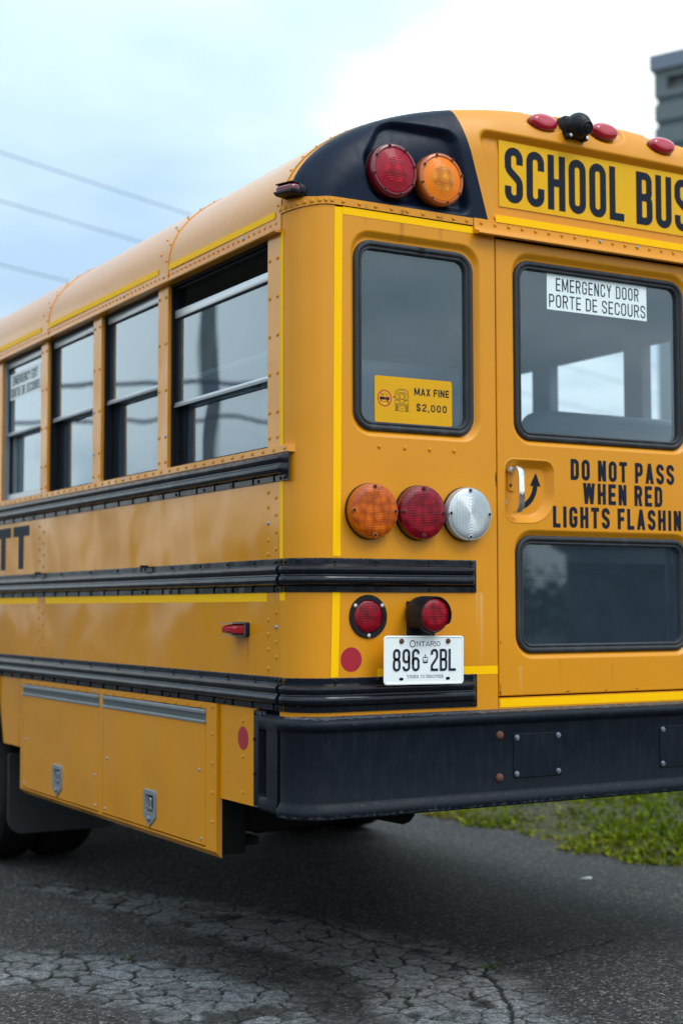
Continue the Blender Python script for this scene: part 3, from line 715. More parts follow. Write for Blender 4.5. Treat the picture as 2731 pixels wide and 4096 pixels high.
GX = 2.97           # edge of the grass
def bank_z(x, y): return 0.012+np.maximum(0, (x-GX-.05))*0.16
def make_grass():
    # soil bank
    nx, ny = 60, 90
    xs = np.concatenate([np.linspace(0, 6, 45), np.linspace(6.5, 60, 15)]); ys = np.linspace(-6, 40, ny)
    mb = MB(); vs = []
    for i, dx in enumerate(xs):
        for y in ys:
            e = GX+.06*math.sin(y*5.1)+.05*math.sin(y*12.7+1)+.04*math.sin(y*2.3)
            x = (e if i == 0 else GX+dx)
            z = -0.02 if i == 0 else float(bank_z(np.array(x if dx < 8 else GX+8), y))+.02*math.sin(x*7+y*3)*min(1, dx)
            vs.append((x, y, z))
    fs = [(i*ny+j, (i+1)*ny+j, (i+1)*ny+j+1, i*ny+j+1) for i in range(len(xs)-1) for j in range(ny-1)]
    mb.add(vs, fs)
    soil = plain('verge_soil', (0.048, 0.048, 0.020), 0.95, var=0.6, vscale=4, bump=0.02, bscale=20)
    o = mb.build('grass_verge', soil, angle=80); tag(o, 'low grassy bank beside the asphalt', kind='structure')
    # blades and broad leaves
    n = 150000
    y = rng.uniform(-.6, 13, n); dx = rng.random(n)**1.25*6.0
    edge = GX+.06*np.sin(y*5.1)+.05*np.sin(y*12.7+1)+.04*np.sin(y*2.3)
    clump = fbm(dx, y, 2.2, 5); keep = rng.random(n) < np.clip((clump-.18)*3.6, .30, 1)
    y = y[keep]; dx = dx[keep]; edge = edge[keep]; cl = clump[keep]; n = len(y)
    x = edge+dx+rng.normal(size=n)*.03
    z = bank_z(x, y)-.01
    hgt = (0.025+.075*rng.random(n)*np.clip(cl*1.5, .4, 1.3))*(.55+.45*np.clip(dx/.4, 0, 1))
    broad = rng.random(n) < .38
    wid = np.where(broad, .010+.012*rng.random(n), .0028+.003*rng.random(n))
    hgt = np.where(broad, hgt*.75, hgt)*np.where(rng.random(n) < .035, 2.1, 1.0)*(.55+.9*fbm(x-GX, y, 1.1, 77))
    az = rng.uniform(0, 2*np.pi, n); lean = rng.uniform(.1, .9, n)+np.where(broad, .4, 0)
    dxv = np.cos(az); dyv = np.sin(az)
    px, py = -dyv, dxv
    base = np.stack([x, y, z], 1)
    def pt(f, s):
        rr_ = lean*hgt*f**1.6
        w = wid*s
        return base+np.stack([dxv*rr_+px*w, dyv*rr_+py*w, hgt*f*(1-.25*f*np.minimum(lean, 1))], 1)
    pm = np.where(broad, 1.0, .8)
    V = np.stack([pt(0, -.35), pt(0, .35), pt(.55, pm), pt(.55, -pm), pt(1.0, 0*pm)], 1).reshape(-1, 3)
    k = np.arange(n)*5
    me = bpy.data.meshes.new('grass')
    tri = np.concatenate([np.stack([k, k+1, k+2], 1), np.stack([k, k+2, k+3], 1), np.stack([k+3, k+2, k+4], 1)]).astype(np.int32)
    me.vertices.add(len(V)); me.vertices.foreach_set('co', V.ravel())
    me.loops.add(tri.size); me.loops.foreach_set('vertex_index', tri.ravel())
    me.polygons.add(len(tri)); me.polygons.foreach_set('loop_start', np.arange(0, tri.size, 3, dtype=np.int32)); me.polygons.foreach_set('loop_total', np.full(len(tri), 3, dtype=np.int32))
    me.update(calc_edges=True)
    at = me.attributes.new('tone', 'FLOAT', 'POINT')
    tone = np.clip(rng.random(n)*.55+.75*(fbm(x-GX, y, 1.6, 51)-.2)+.16*(rng.random(n) < .05)+.25*np.exp(-(x-edge)/.10), 0, 1)
    at.data.foreach_set('value', np.repeat(tone, 5).astype(np.float32))
    m, nt, b = nmat('grass_blades')
    a = N(nt, 'ShaderNodeAttribute', attribute_name='tone')
    rp = N(nt, 'ShaderNodeValToRGB', {'Fac': a.outputs['Fac']})
    rp.color_ramp.elements[0].color = (0.026, 0.055, 0.003, 1); rp.color_ramp.elements[1].color = (0.30, 0.24, 0.07, 1); rp.color_ramp.elements[1].position = 1.0
    for ps, cc in ((.45, (0.115, 0.178, 0.004, 1)), (.80, (0.225, 0.265, 0.006, 1)), (.90, (0.27, 0.25, 0.025, 1))):
        ee = rp.color_ramp.elements.new(ps); ee.color = cc
    nt.links.new(rp.outputs['Color'], b.inputs['Base Color'])
    b.inputs['Roughness'].default_value = 0.6
    b.inputs['Specular IOR Level'].default_value = 0.12
    tl = N(nt, 'ShaderNodeBsdfTranslucent', {'Color': rp.outputs['Color']})
    out = [q for q in nt.nodes if q.type == 'OUTPUT_MATERIAL'][0]
    ms = N(nt, 'ShaderNodeMixShader', {0: 0.3, 1: b.outputs[0], 2: tl.outputs[0]})
    nt.links.new(ms.outputs[0], out.inputs['Surface'])
    me.materials.append(m)
    o = bpy.data.objects.new('grass', me); COL.objects.link(o)
    tag(o, 'green grass and small broad-leaved weeds on the bank', 'grass', kind='stuff')
make_grass()

# litter and weeds in the cracks
def blob(name, loc, rx, ry, h, mat, label, cat):
    mb = MB(); n = 9
    l0 = [(rx*math.cos(2*math.pi*i/n)*(1+.2*math.sin(i*2.1)), ry*math.sin(2*math.pi*i/n)*(1+.2*math.cos(i*1.7)), 0) for i in range(n)]
    l1 = [(p[0]*.9, p[1]*.9, h*(.6+.4*math.sin(i*1.3))) for i, p in enumerate(l0)]
    mb.loops([l0, l1], True, False, True)
    o = mb.build(name, mat, loc=loc, angle=20); return tag(o, label, cat)
blob('paper_scrap', (2.42, 1.58, .003), .035, .018, .007, M['scrap'], 'small pale scrap of litter lying on the asphalt near the grass edge', 'litter')
weedmat = plain('crack_weed', (0.045, 0.075, 0.02), 0.7, var=0.5, vscale=60)
def weed(loc, r, n, label):
    mb = MB()
    for i in range(n):
        a = random.uniform(0, 6.28); rr_ = r*math.sqrt(random.random()); bx, by = rr_*math.cos(a), rr_*math.sin(a)
        a2 = random.uniform(0, 6.28); L = random.uniform(.012, .03); w = .0035
        dx, dy = math.cos(a2), math.sin(a2)
        mb.add([(bx-dy*w, by+dx*w, -.006), (bx+dy*w, by-dx*w, -.006), (bx+dx*L*.7+dy*w, by+dy*L*.7-dx*w, L*.6), (bx+dx*L, by+dy*L, L*.7)], [(0, 1, 2), (0, 2, 3)])
    o = mb.build('weed_tuft', weedmat, loc=loc, smooth=False)
    tag(o, label, 'weed', 'weeds growing in the pavement cracks')
weed((.985, .375, 0), .032, 45, 'low green weed tuft where two cracks meet below the number plate')
weed((-.09, 1.17, 0), .02, 14, 'sparse weed tuft in the pale cracked asphalt at left')
weed((.34, 2.44, 0), .02, 14, 'tiny weed tuft in the crack under the luggage box')

# concrete tower far right
def make_tower():
    u = Vector((-.42, .907, 0)).normalized(); nrm = Vector((-.907, -.42, 0)).normalized()
    # bearing of the left corner: image x 2624/2731
    dcam = Vector((cam.location.x, cam.location.y, 0))
    az = YAW+math.atan((2642-1365.5)/5959.4)
    D = 58.0
    C0 = dcam+Vector((math.sin(az), math.cos(az), 0))*D
    H = 22.65
    t = empty('concrete_tower', (C0.x, C0.y, 0)); tag(t, 'tall grey concrete tower with banded walls rising behind the bus', 'tower')
    wid, dep = 16.0, 12.0
    # local axes: a = towards the right/near end of the visible face, b = away from viewer
    a = -u; b = -nrm
    def P(p): return tuple(a*p[0]+b*p[1]+Vector((0, 0, p[2])))
    def bx(mb, a0, a1, mi=0):
        x0, y0, z0 = a0; x1, y1, z1 = a1
        vs = [P((x, y, z)) for x in (x0, x1) for y in (y0, y1) for z in (z0, z1)]
        mb.add(vs, [(0, 1, 3, 2), (4, 6, 7, 5), (0, 4, 5, 1), (2, 3, 7, 6), (0, 2, 6, 4), (1, 5, 7, 3)], mi)
    step = .93; zt = H-.62
    zs = []
    z = zt
    first = True
    while z > 0:
        if z < 12: zs.append((0, z)); break
        h = (1.32 if first else step)
        zs.append((max(0, z-h+.26), z)); zs.append((max(0, z-h), max(0, z-h+.26), 1)); z -= h; first = False
    for s_ in zs:
        if s_[1]-s_[0] < .05: continue
        mb = MB()
        if len(s_) == 2:
            if s_[1] == zt:      # top band has a window opening
                wx0, wx1, wz0, wz1 = .52, 1.52, zt-.80, zt-.30
                bx(mb, (0, 0, s_[0]), (wx0, dep, s_[1])); bx(mb, (wx1, 0, s_[0]), (wid, dep, s_[1]))
                bx(mb, (wx0, 0, s_[0]), (wx1, dep, wz0)); bx(mb, (wx0, 0, wz1), (wx1, dep, s_[1]))
            else: bx(mb, (0, 0, s_[0]), (wid, dep, s_[1]))
            mb.build('wall_band', M['concrete'], t, smooth=False)
        else:
            bx(mb, (.09, .09, s_[0]), (wid-.09, dep-.09, s_[1])); mb.build('joint_band', M['concrete_dark'], t, smooth=False)
    mb = MB(); bx(mb, (-.12, -.16, zt), (wid+.3, dep+.3, H)); mb.build('roof_slab', M['cap_metal'], t, smooth=False)
    mb = MB(); bx(mb, (.45, .25, zt-.9), (1.6, .4, zt-.2)); wf = mb.build('window', M['wall_far'], t, smooth=False)
    mb = MB(); bx(mb, (.98, .20, zt-.80), (1.03, .245, zt-.30)); mb.build('glazing_bar', M['cap_metal'], wf, smooth=False)
    mb = MB(); bx(mb, (1.95, -.12, 0), (2.15, 0, zt-.02)); mb.build('pilaster', M['concrete_dark'], t, smooth=False)
make_tower()

# overhead lines and their pole (the pole shows mirrored in the side glass)
LD = Vector((math.sin(R(65)), math.cos(R(65)), 0)); PD = Vector((-LD.y, LD.x, 0))
def make_lines():
    base = Vector((cam.location.x, cam.location.y, 0))
    polep = Vector((-7.5, 16.8, 0))
    dist = (polep-base).dot(PD); s0 = (polep-base).dot(LD)
    labs = ['topmost overhead wire crossing the sky left of the bus roof', 'middle overhead wire crossing the sky left of the bus roof', 'lowest overhead wire at the left edge above the bus roof']
    for k, (h, off) in enumerate(((9.93, 0.0), (9.00, .0), (7.78, .0))):
        mb = MB(); pts = []
        for i in range(-30, 61):
            s = i*2.0
            span = 45.0; q = ((s) % span)/span
            pts.append(tuple(base+PD*(dist+off)+LD*(s0+s)+Vector((0, 0, h-.02*4*q*(1-q)))))
        tube(mb, pts, .011, 6)
        o = mb.build('power_line', M['wire']); tag(o, labs[k], 'power line', 'overhead wires beside the bus')
    for h, r_, lb in ((4.75, .034, 'thick black communications cable below the wires, mirrored wavy in the side windows'), (4.20, .028, 'lower black communications cable, mirrored wavy in the lower side panes')):
        mb = MB(); pts = []
        for i in range(-30, 61):
            s = i*2.0; q = (s % 45.0)/45.0
            pts.append(tuple(base+PD*(dist-.3)+LD*(s0+s)+Vector((0, 0, h-.5*4*q*(1-q)))))
        tube(mb, pts, r_, 6); o = mb.build('power_line', M['plastic']); tag(o, lb, 'power line', 'overhead wires beside the bus')
    t = empty('utility_pole', tuple(polep)); tag(t, 'brown wooden utility pole carrying the overhead wires, mirrored in the rear side window', 'utility pole')
    mb = MB(); tube(mb, [(0, 0, 0), (0, 0, 5), (0, 0, 10.6)], [.19, .165, .13], 14); mb.build('shaft', M['pole'], t)
    mb = MB(); mb.box((-.05, -1.1, 9.25), (.05, 1.1, 9.4)); o = mb.build('crossarm', M['pole'], t)
    for yy in (-.9, 0, .9):
        mb = MB(); lathe(mb, [(.03, 0), (.06, -.03), (.03, -.09), (.06, -.12), (.0, -.17)], (0, 0, 0), 10, cap=False)
        mb.build('insulator', M['alu_dull'], t, loc=(0, yy, 9.4), rot=(R(-90), 0, 0))
make_lines()

def make_tree(loc, h, label, seed):
    r_ = random.Random(seed)
    t = empty('tree', loc); tag(t, label, 'tree', 'trees around the yard')
    mb = MB(); tube(mb, [(0, 0, 0), (.1, 0, h*.35), (0, .1, h*.8)], [.22, .16, .05], 8)
    for k in range(6):
        a = r_.uniform(0, 6.28); z0 = h*r_.uniform(.3, .6)
        tube(mb, [(.05, .05, z0), (math.cos(a)*h*.13, math.sin(a)*h*.13, z0+h*.14), (math.cos(a)*h*.22, math.sin(a)*h*.22, z0+h*.22)], [.08, .05, .02], 6)
    mb.build('trunk', M['bark'], t)
    mb = MB()
    cl = [(r_.gauss(0, .18)*h, r_.gauss(0, .18)*h, h*r_.uniform(.38, .92), h*r_.uniform(.08, .15)) for _ in range(34)]
    for cx_, cy_, cz_, cr_ in cl:
        for i in range(70):
            d = Vector((r_.gauss(0, 1), r_.gauss(0, 1), r_.gauss(0, 1))).normalized()*cr_*r_.random()**.4
            p = Vector((cx_, cy_, cz_))+d; s = h*r_.uniform(.010, .02)
            ax = Vector((r_.gauss(0, 1), r_.gauss(0, 1), r_.gauss(0, 1))).normalized(); bx_ = ax.orthogonal().normalized()
            mb.add([tuple(p-ax*s), tuple(p+bx_*s*.6), tuple(p+ax*s), tuple(p-bx_*s*.6)], [(0, 1, 2, 3)])
    mb.build('crown', M['leaf'], t, smooth=False)
make_tree((-16.5, 51.0, 0), 5.6, 'dark green leafy tree mirrored low in the foremost side window', 1)
make_tree((-13.2, 47.0, 0), 4.6, 'smaller green tree left of the bus near the utility pole', 2)
make_tree((26.0, -22.0, 0), 4.6, 'leafy tree behind the photographer at the left end of the low shed', 3)
make_tree((20.0, -27.0, 0), 4.2, 'short leafy tree behind the photographer beside the shed wall', 4)
def make_belt():  # unseen tree belt, added to block low sky light and darken reflections
    n = 26000
    az = rng.uniform(R(75), R(338), n); lump = .5+.5*np.sin(az*23)+.35*np.sin(az*61+1); lump = np.clip(lump, 0, 1.3)
    hh = 3.6+3.4*lump*(.6+.4*np.sin(az*7)); rad = rng.uniform(58, 72, n)+6*np.sin(az*9)
    low = np.exp(-((az-R(140))/R(7))**4); hh = hh*(1-.42*low)
    z = hh*rng.random(n)**.75; sc = (.25+.45*rng.random(n))*(1-.4*low)
    c = np.stack([-2.2+rad*np.sin(az), -4+rad*np.cos(az), z], 1)
    a = rng.normal(size=(n, 3)); a /= np.linalg.norm(a, axis=1)[:, None]; b = np.cross(a, rng.normal(size=(n, 3))); b /= np.linalg.norm(b, axis=1)[:, None]
    a *= sc[:, None]; b *= sc[:, None]*.8
    V = np.stack([c-a, c+b, c+a, c-b], 1).reshape(-1, 3)
    mb = MB(); mb.v = [tuple(v) for v in V]; mb.f = [(4*i, 4*i+1, 4*i+2, 4*i+3) for i in range(n)]; mb.mi = [0]*n
    o = mb.build('added_trees', M['leaf'], smooth=False); tag(o, 'unseen belt of trees added round the yard to cut low sky light, mirrored in the bus', 'trees', kind='stuff')
make_belt()
def make_posts():
    t = empty('post_frame', (15.2, -22.6, 0)); tag(t, 'dark pair of posts with a cross rail, mirrored in the lower rear door glass', 'post frame')
    mb = MB(); tube(mb, [(-.55, .45, 0), (-.55, .45, 2.2)], .085, 8); mb.build('post', M['pole'], t)
    mb = MB(); tube(mb, [(.55, -.45, 0), (.55, -.45, 1.95)], .10, 8); mb.build('post', M['pole'], t)
    mb = MB(); tube(mb, [(-1.1, .9, .62), (.9, -.74, .58)], .055, 8); mb.build('cross_rail', M['pole'], t)
make_posts()
def make_shed():
    t = empty('low_shed', (46, -30, 0)); tag(t, 'long low grey shed across the yard, mirrored in the lower rear door glass', 'shed')
    mb = MB(); mb.box((-16, -5, 0), (18, 5, 3.4)); mb.build('wall', M['wall_far'], t, smooth=False, rot=(0, 0, R(42)))
    mb = MB(); mb.loops([[(-16.5, -5.6, 3.4), (-16.5, 0, 4.3), (-16.5, 5.6, 3.4)], [(18.5, -5.6, 3.4), (18.5, 0, 4.3), (18.5, 5.6, 3.4)]], True, True, True)
    mb.build('roof', M['roof_far'], t, smooth=False, rot=(0, 0, R(42)))
make_shed()

# ================================================================== SCHOOL BUS
W = 2.50; XC = 1.25; LEN = 8.6
bus = empty('school_bus', (0, 0, 0))
tag(bus, 'yellow school bus seen from its rear left corner with black rails and bumper', 'school bus')
SEAM = 0.128
Rc = 0.128
def corner_pts(n=14, r=Rc, off=0.0):
    """Plan of the rear left corner from the side seam to the rear face, offset outwards by off."""
    out = []
    for k in range(n+1):
        a = math.pi+math.pi/2*k/n       # from pointing -x to pointing -y
        out.append((r+(r+off)*math.cos(a), r+(r+off)*math.sin(a)))
    return out
Z0R, Z1R = 0.953, 2.586

REC = [(0.0, 0.0), (.003, .0006), (.007, .003), (.017, .0135), (.021, .0155), (.026, .016)]
def rec_feature(mb, loop, prof, to3, hole_inset):
    """Recess pressed into a panel; returns the loop that cuts the flat sheet."""
    sup = inset(loop, -.004)
    mb.loops([[to3(p, 0) for p in sup], [to3(p, 0) for p in loop]], True)
    ls = [[to3(p, d) for p in inset(loop, o)] for o, d in prof]
    fl = inset(loop, hole_inset); d = prof[-1][1]
    ls.append([to3(p, d) for p in fl]); ls.append([to3(p, d+.03) for p in fl])
    mb.loops(ls, True)
    return sup

# ---- rear left panel with corner
T3 = rear3()
def rear_panel(mirror):
    mb = MB()
    rec = rrb(.184, .697, 1.846, 2.519, .078)
    cut = rec_feature(mb, rec, REC, T3, .032)
    sheet(mb, [(.128, Z0R), (.755, Z0R), (.755, Z1R), (.128, Z1R)], [cut[::-1]], T3)
    cp = corner_pts(16)
    mb.loops([[(x, y, Z0R) for x, y in cp], [(x, y, 1.6) for x, y in cp], [(x, y, Z1R-.004) for x, y in cp]], False)
    mb.add([(.755, 0, Z0R), (.755, .03, Z0R), (.755, .03, Z1R), (.755, 0, Z1R)], [(0, 1, 2, 3)])
    if mirror: mb.v = [(W-x, y, z) for x, y, z in mb.v]
    return mb.build('rear_panel', M['yellow'], bus, 30)
rp_l = rear_panel(False); rp_r = rear_panel(True)

SEAL = [(0, .020), (.0005, .010), (.004, .0045), (.010, .002), (.015, .0028), (.0185, .007), (.0205, .0098), (.0225, .0075), (.0265, .0065), (.030, .0095), (.0315, .016), (.032, .024)]
def window_unit(loop, parent, name, glassmat, gd=.021, mirror=False):
    mb = MB()
    ls = [[T3(p, d) for p in inset(loop, o)] for o, d in SEAL]
    mb.loops(ls, True)
    if mirror: mb.v = [(W-x, y, z) for x, y, z in mb.v]
    s = mb.build(name, M['rubber'], parent, 60)
    mb = MB(); gl = inset(loop, .029)
    relief(mb, gl, [(0, gd)], T3, True)
    if mirror: mb.v = [(W-x, y, z) for x, y, z in mb.v]; mb.f = [f[::-1] for f in mb.f]
    mb.build('window_pane', glassmat, s, smooth=False)
    return s
winL = window_unit(rrb(.204, .672, 1.8665, 2.4895, .066, 10), bus, 'rear_window', M['glass_rear'])
window_unit(rrb(.204, .672, 1.8665, 2.4895, .066, 10), bus, 'rear_window', M['glass_rear'], mirror=True)
# joint sleeve of the seal
mb = MB(); mb.box((.452, -.0005, 2.470), (.474, .006, 2.4865), bev=.002); mb.build('seal_joint', M['plastic'], winL)
# MAX FINE sticker
mb = MB(); stl = rrb(.2885, .5905, 1.8975, 2.0500, .008, 5); relief(mb, stl, [(0, .0206), (0, .0198)], T3, True)
stk = mb.build('fine_sticker', M['sticker'], winL, 20)
mb = MB(); D_ = .0196
text(mb, 'MAX FINE', .441, 1.9945, .579, .0245, .195, .15, T3, D_)
mb.build('sticker_lettering', M['navy'], stk, smooth=False)
mb = MB(); text(mb, '$2,000', .449, 1.9425, .569, .0245, .185, .26, T3, D_)
mb.build('sticker_lettering', M['navy'], stk, smooth=False)
mb = MB(); cx_, cz_ = .326, 1.977
line2(mb, circ(cx_, cz_, .0255, 36), .0038, T3, D_, 1, True)
line2(mb, [(cx_-.016, cz_+.019), (cx_+.018, cz_-.018)], .0028, T3, D_-.0002, 1)
mb.add([T3(p, D_+.0001) for p in ((cx_-.019, cz_-.005), (cx_+.019, cz_-.005), (cx_+.019, cz_+.004), (cx_-.019, cz_+.004))], [(0, 1, 2, 3)])
line2(mb, fillet([(cx_-.014, cz_+.003), (cx_-.010, cz_+.014), (cx_+.010, cz_+.014), (cx_+.014, cz_+.003)], .004, False, 4), .0012, T3, D_+.0001)
line2(mb, [(cx_-.017, cz_-.011), (cx_+.018, cz_-.011)], .0012, T3, D_+.0001)
for sx in (-.013, .013): line2(mb, [(cx_+sx, cz_-.011), (cx_+sx, cz_-.005)], .003, T3, D_+.00015)
mb.add([T3(p, D_) for p in circ(.3625, 1.9835, .0036, 14)], [tuple(range(14))], 1)
bx0, bx1, bz0, bz1 = .367, .418, 1.938, 2.011
line2(mb, fillet([(bx0, bz0+.018), (bx0, bz1-.010), (bx0+.010, bz1), (bx1-.010, bz1), (bx1, bz1-.010), (bx1, bz0+.018)], .006, False, 4), .0012, T3, D_)
for zz in (bz0+.018, bz0+.0215, bz0+.025, bz1-.014): line2(mb, [(bx0, zz), (bx1, zz)], .0011, T3, D_-.0001)
for a, b_ in ((bx0+.003, bx0+.013), (bx0+.018, bx0+.033), (bx1-.013, bx1-.003)): line2(mb, rrb(a, b_, bz1-.032, bz1-.018, .002, 3), .0009, T3, D_-.0001, 0, True)
line2(mb, rrb(bx0+.018, bx0+.033, bz0+.030, bz0+.039, .002, 3), .0009, T3, D_-.0001, 0, True)
line2(mb, [(bx0+.016, bz0+.026), (bx0+.016, bz1-.014)], .0009, T3, D_-.0002); line2(mb, [(bx0+.035, bz0+.026), (bx0+.035, bz1-.014)], .0009, T3, D_-.0002)
line2(mb, rrb(bx0+.014, bx0+.037, bz1-.011, bz1-.003, .001, 3), .0009, T3, D_-.0002, 0, True)
for sx in (bx0+.006, bx0+.011, bx1-.011, bx1-.006): mb.add([T3(p, D_-.0002) for p in circ(sx, bz1-.0365, .0022, 10)], [tuple(range(10))])
for sx in (bx0+.005, bx1-.005): mb.add([T3(p, D_-.0002) for p in circ(sx, bz1-.007, .0024, 10)], [tuple(range(10))], 1)
for a, b_ in ((bx0, bx0+.012), (bx1-.012, bx1)):
    for k in range(5): line2(mb, [(a+.0012+k*.0024, bz0+.002), (a+.0012+k*.0024, bz0+.017)], .0012, T3, D_-.0001)
line2(mb, [(bx0-.005, bz0+.001), (bx1+.005, bz0+.001)], .0011, T3, D_-.0002)
line2(mb, fillet([(bx0+.014, bz0+.016), (bx0+.022, bz0+.008), (bx0+.030, bz0+.008), (bx1-.014, bz0+.016)], .003, False, 4), .0009, T3, D_-.0002)
mb.build('sticker_drawing', [M['navy'], M['red_print']], stk, smooth=False)

# ---- emergency door
DX0, DX1, DZ0, DZ1 = .7605, 1.7395, 1.000, 2.553
def make_door():
    mb = MB()
    cuts = []
    for (z0, z1) in ((1.850, 2.521), (1.121, 1.564)):
        rec = rrb(.824, 1.634, z0, z1, .080)
        cuts.append(rec_feature(mb, rec, REC, T3, .030)[::-1])
    hl = fillet([(.785, 1.581), (1.007, 1.581), (1.007, 1.805), (.785, 1.805)], [.05, .160, .045, .045], True, 12)
    sup = inset(hl, -.004)
    mb.loops([[T3(p, 0) for p in sup], [T3(p, 0) for p in hl]], True)
    relief(mb, hl, [(0, 0), (.003, -.0012), (.006, -.0004), (.010, .004), (.026, .021), (.031, .0245), (.037, .0250)], T3, True)
    cuts.append(sup[::-1])
    ol = [(DX0+.004, DZ0+.004), (DX1-.004, DZ0+.004), (DX1-.004, DZ1-.004), (DX0+.004, DZ1-.004)]
    sheet(mb, ol, cuts, T3, 0)
    mb.loops([[T3(p, d) for p in inset(ol, o)] for o, d in ((0, 0), (-.0025, .001), (-.0038, .004), (-.004, .03))], True)
    return mb.build('emergency_door', M['yellow'], bus, 30)
door = make_door()
# dark rebate behind the door gap
mb = MB(); oj = [(.740, .953), (1.760, .953), (1.760, 2.585), (.740, 2.585)]; ij = [(.800, 1.03), (1.70, 1.03), (1.70, 2.54), (.800, 2.54)]
mb.loops([[T3(p, .028) for p in oj], [T3(p, .028) for p in ij], [T3(p, .08) for p in ij]], True)
mb.build('door_rebate', M['dark'], bus, smooth=False)
dwin_u = window_unit(rrb(.841, 1.617, 1.8685, 2.4955, .066, 10), door, 'door_window', M['glass_rear'])
dwin_l = window_unit(rrb(.841, 1.617, 1.1405, 1.5435, .064, 10), door, 'door_window', M['glass_rear'])
for par, zt in ((dwin_u, 2.4925),):
    pass
# emergency door sign (inside the glass)
mb = MB(); relief(mb, rrb(.994, 1.450, 2.3365, 2.4635, .001, 2), [(0, .0206), (0, .0200)], T3, True)
sgn = mb.build('emergency_sign', M['white'], dwin_u.parent, 20)
mb = MB()
text(mb, 'EMERGENCY DOOR', 1.034, 2.4045, 1.413, .0465, .112, .15, T3, .0197)
text(mb, 'PORTE DE SECOURS', 1.003, 2.3455, 1.444, .0465, .112, .15, T3, .0197)
mb.build('sign_lettering', M['navy'], sgn, smooth=False)
mb = MB()
text(mb, 'DO NOT PASS', 1.074, 1.740, 1.552, .0735, .195, .165, T3, -.0006)
text(mb, 'WHEN RED', 1.128, 1.658, 1.494, .0735, .195, .165, T3, -.0006)
text(mb, 'LIGHTS FLASHING', .995, 1.573, 1.632, .0735, .195, .165, T3, -.0006)
mb.build('warning_lettering', M['navy'], door, smooth=False)
# handle
hd = .0245
mb = MB(); relief(mb, fillet([(.818, 1.695), (.845, 1.690), (.872, 1.765), (.870, 1.785), (.818, 1.785)], [.012, .01, .008, .012, .012], True, 5), [(0, hd), (0, hd-.003), (.002, hd-.004)], T3, True)
hp = mb.build('handle_plate', M['yellow'], door, 30)
for px, pz in ((.830, 1.713), (.868, 1.768)):
    mb = MB(); lathe(mb, [(.006, 0), (.006, -.002), (.004, -.0035)], (px, hd-.004, pz), 10); mb.build('screw', M['rust'], hp)
mb = MB()
hx = .8365
path = [(hx, hd+.000, 1.772), (hx, hd-.024, 1.773), (hx+.001, hd-.040, 1.770), (hx+.002, hd-.050, 1.758), (hx+.002, hd-.054, 1.740), (hx+.002, hd-.054, 1.690), (hx+.002, hd-.054, 1.650), (hx+.002, hd-.050, 1.634), (hx+.001, hd-.038, 1.622), (hx, hd-.022, 1.617)]
ls = []
for i, p in enumerate(path):
    t_ = (Vector(path[min(i+1, len(path)-1)])-Vector(path[max(i-1, 0)])).normalized()
    ax = Vector((1, 0, 0)); bx_ = t_.cross(ax).normalized()
    sec = fillet([(-.0115, -.006), (.0115, -.006), (.0115, .006), (-.0115, .006)], .005, True, 4)
    ls.append([tuple(Vector(p)+ax*a+bx_*b_) for a, b_ in sec])
mb.loops(ls, True, True, True)
handle = mb.build('door_handle', M['chrome'], door, 40)
mb = MB(); lathe(mb, [(.012, 0), (.012, -.012), (.008, -.018), (.0, -.019)], (hx-.012, hd-.004, 1.765), 14, cap=False); mb.build('handle_boss', M['alu'], handle)
# arrow
mb = MB()
arc = [(.858+.080*math.sin(a), 1.722-.083*math.cos(a)) for a in np.linspace(R(10), R(86), 16)]
line2(mb, arc, .019, T3, hd-.0006)
mb.add([T3(p, hd-.0007) for p in ((.9150, 1.7150), (.9610, 1.7140), (.9405, 1.7600))], [(0, 1, 2)])
mb.build('turn_arrow', M['navy'], door, smooth=False)

for cx_, cz_, cw, ch in ((.7535, 1.742, .0016, .010), (.7530, 1.728, .0022, .012), (.7545, 1.712, .0013, .007), (.7660, 1.030, .0012, .012), (.7655, 1.012, .0020, .010), (.7665, 1.180, .0014, .006), (.7950, 1.655, .0030, .009), (1.22, 1.0075, .006, .0016), (1.05, 1.008, .008, .0014), (1.36, 1.0085, .005, .0018)):
    mb = MB(); nn = 9; pl_ = [(cx_+cw*math.cos(2*math.pi*i/nn)*(1+.4*math.sin(3.1*i+cx_*50)), cz_+ch*math.sin(2*math.pi*i/nn)*(1+.35*math.cos(2.3*i+cz_*40))) for i in range(nn)]
    mb.add([T3(p, -.0006) for p in pl_], [tuple(range(nn))]); mb.build('paint_chip', M['zinc'] if cx_ == .7950 else M['navy'], door if cx_ > .758 else rp_l, smooth=False)

# ---- tapes on the rear
def strip(name, pts, parent=bus, mat='tape', d=-.0008):
    mb = MB(); mb.add([T3(p, d) for p in pts], [tuple(range(len(pts)))]); mb.add([T3(p, d+.0006) for p in pts], [tuple(range(len(pts)))[::-1]])
    return mb.build(name, M[mat], parent, smooth=False)
strip('reflective_tape', [(.1195, 1.4600), (.1480, 1.4600), (.1572, 2.5800), (.1285, 2.5785)])
strip('reflective_tape', [(.1115, 1.0790), (.1395, 1.0790), (.1465, 1.3480), (.1185, 1.3480)])
strip('reflective_tape', [(.1580, 2.5575), (.670, 2.5575), (.670, 2.5815), (.1580, 2.5825)], d=-.0010)
strip('reflective_tape', [(.283, 1.0755), (.7545, 1.0755), (.7545, 1.1030), (.283, 1.1030)])
mb = MB(); mb.add([T3(p, -.002) for p in ((.7630, .9640), (1.76, .9640), (1.76, .9920), (.7630, .9920))], [(0, 1, 2, 3)]); mb.build('reflective_tape', M['tape'], bus, smooth=False)
mb = MB(); mb.box((.757, -.0012, .953), (1.78, .02, .9955)); mb.build('door_sill', M['yellow'], bus, smooth=False)

